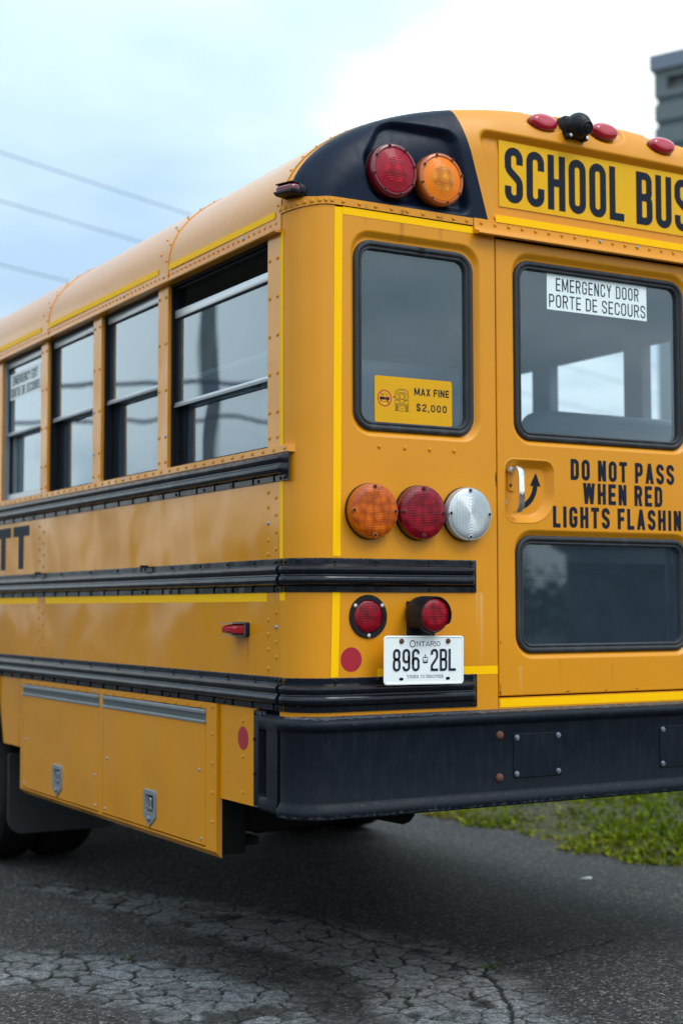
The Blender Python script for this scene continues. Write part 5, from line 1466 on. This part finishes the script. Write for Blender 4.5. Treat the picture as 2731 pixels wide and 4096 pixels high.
# window units
def side_window(y0, y1, drop=0.0, lowalu=False, near=True):
    x = .030
    mb = MB()    # black channel frame with depth
    fo = [(y0-.004, ZS), (y1+.004, ZS), (y1+.004, ZT), (y0-.004, ZT)]
    mb.loops([[L3(p, d) for p in inset(fo, o)] for o, d in ((0, .014), (.012, .014), (.012, .030), (.020, .030), (.020, .062))], True)
    o = mb.build('side_window', M['plastic'], bus, smooth=False)
    a, b_ = y0+.014, y1-.014
    zr = 2.147
    # lower sash: deeper pane, its top rail and stiles
    def bit(nm, p, q, m, par, bev=0.0):
        mb = MB(); mb.box(p, q, bev=bev); return mb.build(nm, M[m], par, 30, smooth=bool(bev))
    lm = 'alu_dull' if lowalu else 'plastic'
    bit('lower_sash_rail', (x+.022, a, zr-.010), (x+.034, b_, zr+.008), 'alu', o)
    bit('sash_stile', (x+.020, a+.004, ZS+.012), (x+.036, a+.030, zr-.010), lm, o); bit('sash_stile', (x+.020, b_-.040, ZS+.012), (x+.036, b_-.004, zr-.010), lm, o)
    if lowalu: bit('bottom_rail', (x-.004, a, ZS+.008), (x+.019, b_, ZS+.040), 'alu', o)
    mb = MB(); mb.add([L3(p, x+.028) for p in ((a, ZS+.01), (b_, ZS+.01), (b_, zr), (a, zr))], [(3, 2, 1, 0)]); mb.build('window_pane', M['glass_wavy'], o, smooth=False)
    # upper sash in front of it
    z0, z1 = zr-.003-drop, ZT-.010-drop
    mb = MB(); mb.box((x-.006, a-.002, z0-.006), (x+.012, b_+.002, z0+.005), bev=.0015); us = mb.build('upper_sash_rail', M['alu'], o, 30)
    bit('sash_lip', (x-.009, a-.002, z0-.013), (x-.004, b_+.002, z0-.0065), 'alu_dull', o)
    bit('upper_sash_rail', (x-.006, a-.002, z1-.030), (x+.012, b_+.002, z1), 'alu', o, .002)
    bit('sash_gasket', (x-.003, a-.002, z0+.005), (x+.010, a+.012, z1-.034), 'plastic', o); bit('sash_gasket', (x-.003, b_-.012, z0+.005), (x+.010, b_+.002, z1-.034), 'plastic', o)
    bit('sash_gasket', (x-.0065, a, z1-.0335), (x+.008, b_, z1-.0302), 'plastic', o)
    mb = MB(); mb.add([L3(p, x+.003) for p in ((a, z0), (b_, z0), (b_, z1), (a, z1))], [(3, 2, 1, 0)]); mb.build('window_pane', M['glass_side'], o, smooth=False)
    if lowalu:
        mb = MB(); mb.box((.012, b_-.006, ZS+.006), (.034, b_+.012, ZT-.002)); mb.build('exit_frame', M['alu_dull'], o, smooth=False)
    return o
edges = [p for p in pill]
wobj = []
for k in range(len(edges)-1):
    wobj.append(side_window(edges[k][1], edges[k+1][0], drop=.090 if k == 0 else 0.0, lowalu=(k == 3)))
# exit sign in the foremost visible window
mb = MB(); pl = [(2.560, 2.309), (3.016, 2.309), (3.016, 2.436), (2.560, 2.436)]
mb.add([L3(p, .0320) for p in pl], [(3, 2, 1, 0)]); es = mb.build('exit_sign', M['white'], wobj[3], smooth=False)
mb = MB(); text(mb, 'EMERGENCY EXIT', 2.972, 2.378, 2.606, .044, .16, .15, L3, .0314); text(mb, 'SORTIE DE SECOURS', 3.004, 2.319, 2.572, .044, .16, .15, L3, .0314); mb.build('sign_lettering', M['navy'], es, smooth=False)

# ---- roof
NTH = 90
tt = np.linspace(0, math.pi, 2001); pts_ = np.array([outline(t) for t in tt]); s_ = np.concatenate([[0], np.cumsum(np.hypot(*np.diff(pts_, axis=0).T))])
tq = np.interp(np.linspace(0, s_[-1], NTH), s_, tt); OUT = [outline(t) for t in tq]
RO = [(0, 2.515)]+[(0.0, 2.55)]+OUT+[(W, 2.55)]+[(W, 2.515)]
def ro_off(off):
    out = []
    for i, (x, z) in enumerate(RO):
        a_ = RO[max(i-1, 0)]; b_ = RO[min(i+1, len(RO)-1)]
        d = Vector((b_[0]-a_[0], b_[1]-a_[1])).normalized(); n = Vector((-d.y, d.x)); out.append((x+n.x*off, z+n.y*off))
    return out
rseams = [.117, 1.017, 2.365, 3.71, 5.05, 6.40, LEN]
roofs = []
for a_, b_ in zip(rseams[:-1], rseams[1:]):
    mb = MB(); ls = []
    e2 = b_+(.09 if b_ < LEN else 0)
    for y, off in ((a_+.0004, .0040), (a_+.09, .0042), ((a_+b_)/2, .0030), (b_, .0010), (e2, 0.0)): ls.append([(x, y, z) for x, z in ro_off(off)])
    ls.insert(0, [(x, a_+.0003, z) for x, z in ro_off(-.003)])
    mb.loops(ls, False)
    roofs.append(mb.build('roof_panel', M['yellow_roof'], bus, 40))
# seam rivets over the roof (left half in view)
def roof_pt(s): 
    d = np.interp(s, s_, tt); x, z = outline(d); x2, z2 = outline(min(d+.01, math.pi)); t_ = Vector((x2-x, z2-z)).normalized(); n = Vector((-t_.y, t_.x)); return x, z, n
for k, ysm in enumerate(rseams[:3]):
    for row, (dy, s0) in enumerate(((.018, .02), (.078, .055)) if k else ((.020, .02),)):
        s = s0
        while s < (.50 if k == 0 else .9):
            x, z, n = roof_pt(s); rx = math.atan2(n.y, -n.x) if True else 0
            rivet(roofs[k], (x+n.x*.0044, ysm+dy, z+n.y*.0044), LEFT, far=(k == 2 or s > .8), rotx=-math.atan2(n.y, -n.x))
            s += .066
# gutter with row of rivets
mb = MB(); sec = [(.010, 2.516), (-.0045, 2.514), (-.006, 2.512), (-.022, 2.508), (-.024, 2.5125), (-.027, 2.5125), (-.0275, 2.506), (-.024, 2.5025), (.012, 2.5035)]
mb.loops([[(x, y, z) for x, z in sec] for y in (.1155, .6, 1.5, 3, 5, LEN)], True, True, True)
gut2 = mb.build('drip_rail', M['yellow_side'], bus, 40)
yy = .150; 
while yy < 3.4: rivet(roofs[0 if yy < 1.0 else (1 if yy < 2.36 else 2)], (-.0046, yy, 2.5395), LEFT, far=yy > 1.7); yy += .0395
for a_, b_ in ((.152, 1.008), (1.104, 2.357), (2.452, 3.70)):
    mb = MB(); l0 = []; 
    mb.loops([[(-.0062, a_, 2.5560), (-.0062, b_, 2.5560)], [(-.0060, a_, 2.5790), (-.0060, b_, 2.5790)]], False); mb.build('reflective_tape', M['tape'], bus, smooth=False)

# ---- roof-edge lamps and camera on the cap
def id_lamp(x, z, y):
    mb = MB(); lp = [(.060*math.cos(a), .0295*math.sin(a)) for a in np.linspace(0, 2*math.pi, 32, endpoint=False)]; lp = [(p[0], p[1]*1.14) for p in lp]
    relief(mb, lp, [(0, .012), (0, -.004), (.002, -.006)], rear3(), True); o = mb.build('marker_lamp', M['lens_red_rim'], cap, 40, loc=(x, y, z), rot=(R(-16), 0, 0))
    mb = MB(); relief(mb, [(p[0]*.97, p[1]*.96) for p in lp], [(0, -.0055), (.002, -.013), (.006, -.018), (.012, -.0215), (.019, -.0230)], rear3(), True); l_ = mb.build('lens', M['lens_red'], o, 60)
    for sx in (-.042, .042):
        mb = MB(); lathe(mb, [(.006, -.012), (.006, -.0195), (.004, -.0197), (.003, -.017)], (sx, 0, 0), 10); mb.build('screw_boss', M['lens_red_rim'], o, 40)
    return o
for x, z in ((.988, 2.999), (1.265, 3.011), (1.538, 3.001)): id_lamp(x, z, .026)
mb = MB()
for i in range(13):
    pass
bc = Vector((1.118, -.012, 2.999))
def sph(mb, c, r, n=20, m=14, sq=(1, 1, 1)):
    ls = [[(c[0]+r*sq[0]*math.sin(math.pi*j/m)*math.cos(2*math.pi*i/n), c[1]+r*sq[1]*math.sin(math.pi*j/m)*math.sin(2*math.pi*i/n), c[2]+r*sq[2]*math.cos(math.pi*j/m)) for i in range(n)] for j in range(m+1)]
    mb.loops(ls, True)
mb = MB(); mb.box((1.068, .0, 2.955), (1.165, .06, 3.038), bev=.012); cb = mb.build('camera_bracket', M['plastic'], cap, 40)
mb = MB(); sph(mb, bc, .047); rc = mb.build('reversing_camera', M['plastic'], cb, 60)
mb = MB(); lathe(mb, [(.027, -.038), (.027, -.046), (.024, -.049), (.022, -.046), (.014, -.047), (.012, -.050), (.001, -.051)], (0, 0, 0), 20); mb.build('camera_lens', M['plastic'], rc, 40, loc=tuple(bc), rot=(R(24), 0, R(8)))
for sx in (-.036, .036):
    mb = MB(); lathe(mb, [(.010, .01), (.010, -.012), (.006, -.016)], (bc.x+sx-.004, -.004, 2.958), 12); lug = mb.build('bracket_lug', M['plastic'], cb, 40)
    mb = MB(); lathe(mb, [(.0065, -.02), (.0055, -.0225), (.002, -.0235)], (bc.x+sx-.004, 0, 2.958), 10); mb.build('screw', M['alu'], cb, 40)

# ---- bumper
BPROF = [(.650, .060), (.6510, .088), (.6545, .0965), (.6600, .1010), (.6700, .1020), (.6790, .1000), (.6900, .0930), (.6985, .0880), (.7020, .0870), (.8, .0868), (.9130, .0870), (.9165, .0880), (.9215, .0945), (.9280, .0995), (.9370, .1015), (.9460, .0995), (.9525, .0930), (.9555, .0820), (.9570, .060), (.9585, .004)]
def bumper():
    Rb = .120; mb = MB(); ls = []
    path = []
    for k in range(0, 21):
        a_ = math.pi+math.pi/2*k/20
        path.append((.075+Rb*.0, .075, math.cos(a_), math.sin(a_)))
    # plan: base curve through the corner at distance so that the outer face sits at x=-.047 / y=-.09
    for cx_, cy_, nx, ny in path: ls.append([(.075+nx*(.020+d), .035+ny*(.020+d) if True else 0, z) for z, d in BPROF])
    # fix: straight run along the rear
    ls2 = []
    for l, (cx_, cy_, nx, ny) in zip(ls, path): ls2.append(l)
    out = []
    for (cx_, cy_, nx, ny) in path:
        out.append([(.075+nx*(d+.035), .035+ny*(d+.035)+.0, z) for z, d in BPROF])
    for x in (.2, .5, 1.25, 2.0, 2.3): out.append([(x, .035-(d+.035), z) for z, d in BPROF])
    for (cx_, cy_, nx, ny) in path[::-1]: out.append([(W-.075-nx*(d+.035), .035+ny*(d+.035), z) for z, d in BPROF])
    mb.loops(out, False)
    for l in (out[0], out[-1]):
        mb.add(l, [tuple(range(len(l)))])
    return mb.build('rear_bumper', M['bumper'], bus, 40)
bump = bumper()
# bolt heads and cover plates
for x, z, k in ((.6975, .880, 0), (.6945, .743, 0)):
    mb = MB(); lathe(mb, [(.0145, .0), (.0130, -.005), (.008, -.0085), (.002, -.0095)], (0, 0, 0), 14); mb.build('carriage_bolt', M['rust'], bump, 40, loc=(x, -.0866, z))
for x0, x1, tag_ in ((.751, .9505, 0), (1.384, 1.585, 1)):
    mb = MB(); relief(mb, rrb(x0, x1, .738, .882, .008, 5), [(0, -.0868), (0, -.0888), (.0012, -.0898)], rear3(), True); cp = mb.build('cover_plate', M['bumper'], bump, 30)
    for bx_, bz in ((x0+.014, .870), (x1-.014, .8705), (x0+.012, .752), (x1-.015, .7525)):
        mb = MB(); lathe(mb, [(.0095, -.0896), (.0095, -.0915), (.0065, -.0917), (.0063, -.0965), (.002, -.0968)], (bx_, 0, bz), 6 if False else 12); mb.build('bolt', M['zinc'], cp, 40)
# bumper end piece: flange plate and raised pillow with a recess
mb = MB(); mb.box((-.0045, .215, .655), (.004, .302, .9655), bev=.001); be = mb.build('bumper_end', M['bumper'], bus, 40)
mb = MB()
sec_out = [(.700, .0), (.672, .012)]
def bz(y0, y1):
    ls = []
    prof = [(.6535, .000), (.6560, .026), (.6650, .036), (.6850, .038), (.7000, .032), (.7060, .012), (.712, .008), (.8, .0075), (.900, .008), (.906, .012), (.912, .032), (.926, .038), (.944, .036), (.953, .026), (.956, .0)]
    for y, f_, k in ((.222, .12, 0), (.214, .7, 1), (.205, 1.0, 1), (.196, 1.05, 2), (.150, 1.1, 2), (.142, 1.12, 1), (.120, 1.2, 1), (.058, 1.27, 1), (.056, .9, 1)):
        row = []
        for z, d in prof:
            dd_ = d if k == 2 else max(d, .036 if .66 < z < .945 else d)
            if k == 0: dd_ = min(dd_, .036)
            row.append((-dd_*f_, y, z))
        ls.append(row)
    return ls
l_ = bz(0, 0); mb.loops(l_, False); mb.build('end_pillow', M['bumper'], be, 35)
for y, z in ((.292, .955), (.240, .957), (.296, .872), (.294, .760), (.292, .667)): place(SCR, 1, 'screw', be, (-.0046, y, z), LEFT)

# ---- skirt, luggage box
sk = side_panel(.290, .562, .652, .975, 'skirt_panel')
for z in (.925, .807, .690): rivet(sk, (-.0002, .387, z), LEFT)
mb = MB(); relief(mb, circ(.3860, .8675, .0385, 36), [(0, 0), (0, -.0008)], L3, True, flip=True); mb.build('red_reflector', M['red_decal'], sk, 20)
side_panel(2.650, 2.72, .655, .975, 'skirt_panel'); 
mb = MB(); fl_ = [(2.721, .655), (2.950, .655), (3.035, .90), (3.04, .975), (2.721, .975)]; mb.add([L3(p, 0) for p in fl_], [(4, 3, 2, 1, 0)]); mb.add([L3(p, .01) for p in fl_], [(0, 1, 2, 3, 4)]); mb.build('skirt_panel', M['yellow_side'], bus, smooth=False)
mb = MB()
# wheel-arch lip and skirt beyond the wheel
mb.box((-.012, 3.03, .66), (.02, 3.06, 1.0)); mb.build('arch_lip', M['plastic'], bus, smooth=False)
side_panel(4.30, 7.6, .655, .975, 'skirt_panel')
def luggage():
    y0, y1, z0, z1 = .566, 2.660, .452, .972; x = -.012
    mb = MB(); prof = [(z1, x), (.66, x), (.50, x), (z0+.022, x+.002), (z0, x+.030), (z0, .50)]
    # carcass: front frame with two openings
    ops = [(.650, 1.625), (1.664, 2.630)]
    T = left3(x)
    outer = [(y0, z0+.018), (y1, z0+.018), (y1, z1), (y0, z1)]
    holes = [[(a_, .476), (a_, .950), (b_, .950), (b_, .476)] for a_, b_ in ops]
    sheet(mb, outer, holes, T)
    for h_ in holes: mb.loops([[T(p, 0) for p in h_], [T(p, .012) for p in h_]], True)
    for yy in (y0, y1): mb.add([(x, yy, z1), (x, yy, z0+.018), (x+.022, yy, z0-.004), (x+.022, yy, z1)], [(0, 1, 2, 3) if yy == y0 else (3, 2, 1, 0)])
    mb.loops([[(x, y0, z0+.018), (x, y1, z0+.018)], [(x+.022, y0, z0-.004), (x+.022, y1, z0-.004)]], False)
    box = mb.build('luggage_box', M['yellow_side'], bus, 20)
    mb = MB(); mb.box((x+.023, y0+.002, z0+.006), (.10, y1-.002, z1)); mb.build('box_body', M['under'], box, smooth=False)
    mb = MB(); mb.box((.1002, y0+.04, z0+.075), (.42, y1-.002, z1)); mb.build('box_body', M['under'], box, smooth=False)
    mb = MB(); mb.box((x+.0165, y0+.02, z0+.02), (x+.02, y1-.02, z1-.01)); mb.build('box_gasket', M['dark'], box, smooth=False)
    for a_, b_ in ops:
        mb = MB(); l = [(a_+.004, .480), (b_-.004, .480), (b_-.004, .906), (a_+.004, .906)]
        relief(mb, l, [(0, .010), (0, .001), (.002, -.001)], T, False, flip=True)
        ly = (1.133 if a_ < 1 else 2.150)
        sheet(mb, inset(l, .002), [fillet([(ly-.038, .5400), (ly+.038, .5400), (ly+.038, .604), (ly-.038, .604)], .006, True, 4)[::-1]], T, -.001)
        d = mb.build('locker_door', M['yellow_side'], box, 25)
        # aluminium hinge: two lips with a groove
        for h0, h1 in ((.931, .947), (.898, .910)):
            mb = MB(); mb.box((x-.006, a_, h0), (x+.008, b_, h1), bev=.002); mb.build('door_hinge', M['alu_dull'], d, 30)
        mb = MB(); mb.box((x+.001, a_, .911), (x+.006, b_, .930)); mb.build('hinge_groove', M['groove_dark'], d, smooth=False)  # recess darkness of the groove is put into its own darker colour
        ly = (1.133 if a_ < 1 else 2.150); wl_ = .058
        lt = fillet([(ly-wl_, .5235), (ly, .4855), (ly+wl_, .5235), (ly+wl_, .622), (ly-wl_, .622)], [.006, .004, .006, .012, .012], True, 4)
        wi = fillet([(ly-.038, .5400), (ly+.038, .5400), (ly+.038, .604), (ly-.038, .604)], .006, True, 4)
        mb = MB(); sheet(mb, inset(lt, .002), [wi[::-1]], left3(x-.006)); mb.loops([[T(p, d_) for p in inset(lt, o_)] for o_, d_ in ((0, -.001), (0, -.0045), (.002, -.006))], True)
        mb.loops([[T(p, -.006) for p in wi], [T(p, .010) for p in inset(wi, .004)]], True)
        lat = mb.build('door_latch', M['alu_dull'], d, 30)
        mb = MB(); relief(mb, inset(wi, .004), [(0, .0099)], T, True, flip=True); mb.build('latch_well', M['plastic'], d, 30)
        mb = MB(); mb.box((x-.004, ly-.034, .548), (x+.006, ly+.034, .555)); mb.box((x-.002, ly-.008, .555), (x+.008, ly+.008, .592), bev=.002)
        mb.f = mb.f; pd = mb.build('latch_paddle', M['chrome'], d, 30)
        mb = MB(); m4 = MB(); lathe(m4, [(.010, -.0), (.010, -.004), (.007, -.006), (.001, -.0065)], (0, 0, 0), 14); m4.build('key_lock', M['zinc'], d, 40, loc=(x-.006, ly, .515), rot=(0, 0, LEFT))
        for yy, zz in ((a_+.035, .500), (b_-.035, .500), (a_+.05, .735 if a_ < 1 else .62), (b_-.05, .70)):
            m4 = MB(); lathe(m4, [(.006, 0), (.005, -.003), (.002, -.004)], (0, 0, 0), 8); m4.build('screw', M['zinc'], d, 40, loc=(x-.001, yy, zz), rot=(0, 0, LEFT))
    for z in (.960, .868, .767, .668, .569): rivet(box, (x-.0002, .597, z), LEFT)
    for z in (.90, .76, .64): rivet(box, (x-.0002, 2.645, z), LEFT)
    yy = .700
    while yy < 2.6: rivet(box, (x-.0002, yy, .9595), LEFT); yy += .1015
luggage()

# ---- mud flaps, wheels, underbody
for mx in (0, 1):
    mb = MB(); fl = fillet([(.030, .215), (.622, .215), (.622, .60), (.030, .60)], [.075, .10, .01, .01], True, 8)
    relief(mb, fl, [(0, .012), (0, 0), (.002, -.001)], rear3(2.965), True)
    if mx: mb.v = [(W-x, y, z) for x, y, z in mb.v]
    mb.build('mud_flap', M['flap'], bus, 30)
def wheel(x0, x1, yc, name='wheel'):
    r = .50; mb = MB(); n = 56
    def ring(x, rr_): return [(x, yc+rr_*math.cos(2*math.pi*i/n), r+rr_*math.sin(2*math.pi*i/n)) for i in range(n)]
    w = x1-x0
    mb.loops([ring(x0+w*a_, b_) for a_, b_ in ((.15, .285), (.02, .36), (0, .42), (.06, .475), (.14, .495), (.3, .5), (.31, .49), (.36, .49), (.37, .5), (.48, .5), (.49, .49), (.52, .49), (.53, .5), (.64, .5), (.65, .49), (.70, .49), (.71, .5), (.86, .495), (.94, .475), (1, .42), (.98, .36), (.85, .285))], True)
    t = mb.build(name, M['tyre'], bus, 30)
    mb = MB(); mb.loops([ring(x0+w*a_, b_) for a_, b_ in ((.15, .29), (.3, .27), (.45, .20), (.42, .10), (.30, .09), (.30, .01))], True); mb.build('rim', M['under'], t, 40)
    return t
for x0, x1 in ((.07, .325), (.355, .61), (W-.61, W-.355), (W-.325, W-.07)): wheel(x0, x1, 3.66)
for x0, x1 in ((.09, .34), (W-.34, W-.09)): wheel(x0, x1, 7.9)
mb = MB()
mb.box((.015, .03, .985), (W-.015, LEN, 1.02)); mb.build('floor_pan', M['under'], bus, smooth=False)
mb = MB()
for x in (.78, 1.60): mb.box((x, .12, .62), (x+.09, 8.4, .90))
for y in (.35, 1.3, 2.3, 4.8): mb.box((.3, y, .86), (W-.3, y+.08, .985))
mb.build('chassis_rail', M['under'], bus, smooth=False)
mb = MB(); tube(mb, [(.3, 3.66, .5), (1.0, 3.66, .5), (1.25, 3.66, .5), (1.5, 3.66, .5), (W-.3, 3.66, .5)], [.07, .09, .22, .09, .07], 14); mb.build('rear_axle', M['under'], bus)
mb = MB(); tube(mb, [(.60, .35, .60), (.60, 1.2, .58), (.62, 2.6, .6)], .055, 12); mb.build('exhaust_pipe', M['under'], bus)
mb = MB(); mb.box((.063, .60, .478), (.166, .95, .505)); mb.box((.10, .7, .505), (.14, .8, .80)); mb.build('step_bracket', M['under'], bus, smooth=False)
mb = MB(); mb.box((.36, 1.0, .45), (.50, 1.4, .49)); mb.box((.40, 1.1, .49), (.44, 1.2, .80)); mb.build('step_bracket', M['under'], bus, smooth=False)
# spring hangers and tank so that the underside is closed off
mb = MB(); mb.box((.25, 1.5, .45), (.80, 2.6, .86), bev=.04); mb.build('fuel_tank', M['under'], bus, 40)

# ---- interior
mb = MB()
mb.loops([[(x, y, z) for x, z in [(.07, 2.51)]+[(XC+(a_-XC)*.965, 2.50+(b_-2.50)*.93) for a_, b_ in OUT]+[(W-.07, 2.51)]] for y in (.16, LEN-.1)], False)
mb.build('headlining', M['interior'], bus, 50)
mb = MB(); mb.box((.045, .10, 1.021), (.068, LEN, 1.79)); mb.box((W-.085, .10, 1.021), (W-.062, LEN, 1.79)); mb.build('inner_wall', M['interior'], bus, smooth=False)
mb = MB(); mb.box((.05, .05, 1.0205), (W-.05, LEN, 1.03)); mb.build('cabin_floor', M['floor'], bus, smooth=False)
mb = MB(); mb.box((.05, LEN-.10, 1.03), (W-.05, LEN, 1.75)); mb.box((.05, LEN-.10, 2.65), (W-.05, LEN, 2.98)); mb.box((0, LEN-.10, .6), (.12, LEN, 2.6)); mb.box((W-.12, LEN-.10, .6), (W, LEN, 2.6)); mb.build('front_wall', M['yellow_side'], bus, smooth=False)
mb = MB(); mb.add([(.12, LEN-.05, 1.75), (W-.12, LEN-.05, 1.75), (W-.12, LEN-.05, 2.65), (.12, LEN-.05, 2.65)], [(3, 2, 1, 0)]); mb.build('windscreen', M['glass_rear'], bus, smooth=False)
# inner lining above and around the rear windows
mb = MB(); sheet(mb, [(.03, 1.02), (W-.03, 1.02), (W-.03, 2.55), (.03, 2.55)], [rrb(.232, .644, 1.89, 2.462, .05)[::-1], rrb(.866, 1.592, 1.893, 2.468, .05)[::-1], rrb(.866, 1.592, 1.165, 1.52, .05)[::-1], [(W-a_, b_) for a_, b_ in rrb(.232, .644, 1.89, 2.462, .05)]], rear3(.052)); mb.build('rear_lining', M['interior'], bus, smooth=False)
mb = MB(); pr_ = OUT; sheet(mb, [(.02, 2.5505)]+[(XC+(a_-XC)*.95, 2.50+(b_-2.50)*.93) for a_, b_ in OUT]+[(W-.02, 2.5505)], [], rear3(.15)); mb.build('rear_lining', M['interior'], bus, smooth=False)
def seat(x0, x1, y, zt):
    mb = MB(); l = [(x0, 1.45), (x1, 1.45), (x1-.01, zt), (x0+.01, zt)]
    lp = fillet(l, [.02, .02, .09, .09], True, 6)
    relief(mb, lp, [(0.01, .13), (0, .11), (0, .03), (.012, .006), (.03, 0)], rear3(y), True)
    s = mb.build('bench_seat', M['seat'], bus, 50)
    mb = MB(); mb.box((x0, y+.10, 1.44), (x1, y+.60, 1.56), bev=.03); mb.build('seat_cushion', M['seat'], s, 40)
    mb = MB(); mb.box((x0+.05, y+.25, 1.03), (x0+.09, y+.29, 1.44)); mb.box((x1-.09, y+.25, 1.03), (x1-.05, y+.29, 1.44)); mb.build('seat_leg', M['under'], s, smooth=False)
yy = .34
for k in range(9):
    seat(.09, 1.02, yy+k*.78, 2.165); seat(1.53, W-.09, .80+k*.78, 2.115)
mb = MB(); tube(mb, [(1.79, .30, 1.05), (1.79, .30, 1.60)], .011, 8); tube(mb, [(1.828, .30, 1.05), (1.828, .30, 1.60)], .007, 8); mb.build('grab_rail', M['alu'], bus)

# merged far rivets
for nm, (par, mb) in stuff_rv.items():
    o = mb.build('distant_rivets', M['yellow'], par); o['kind'] = 'stuff'
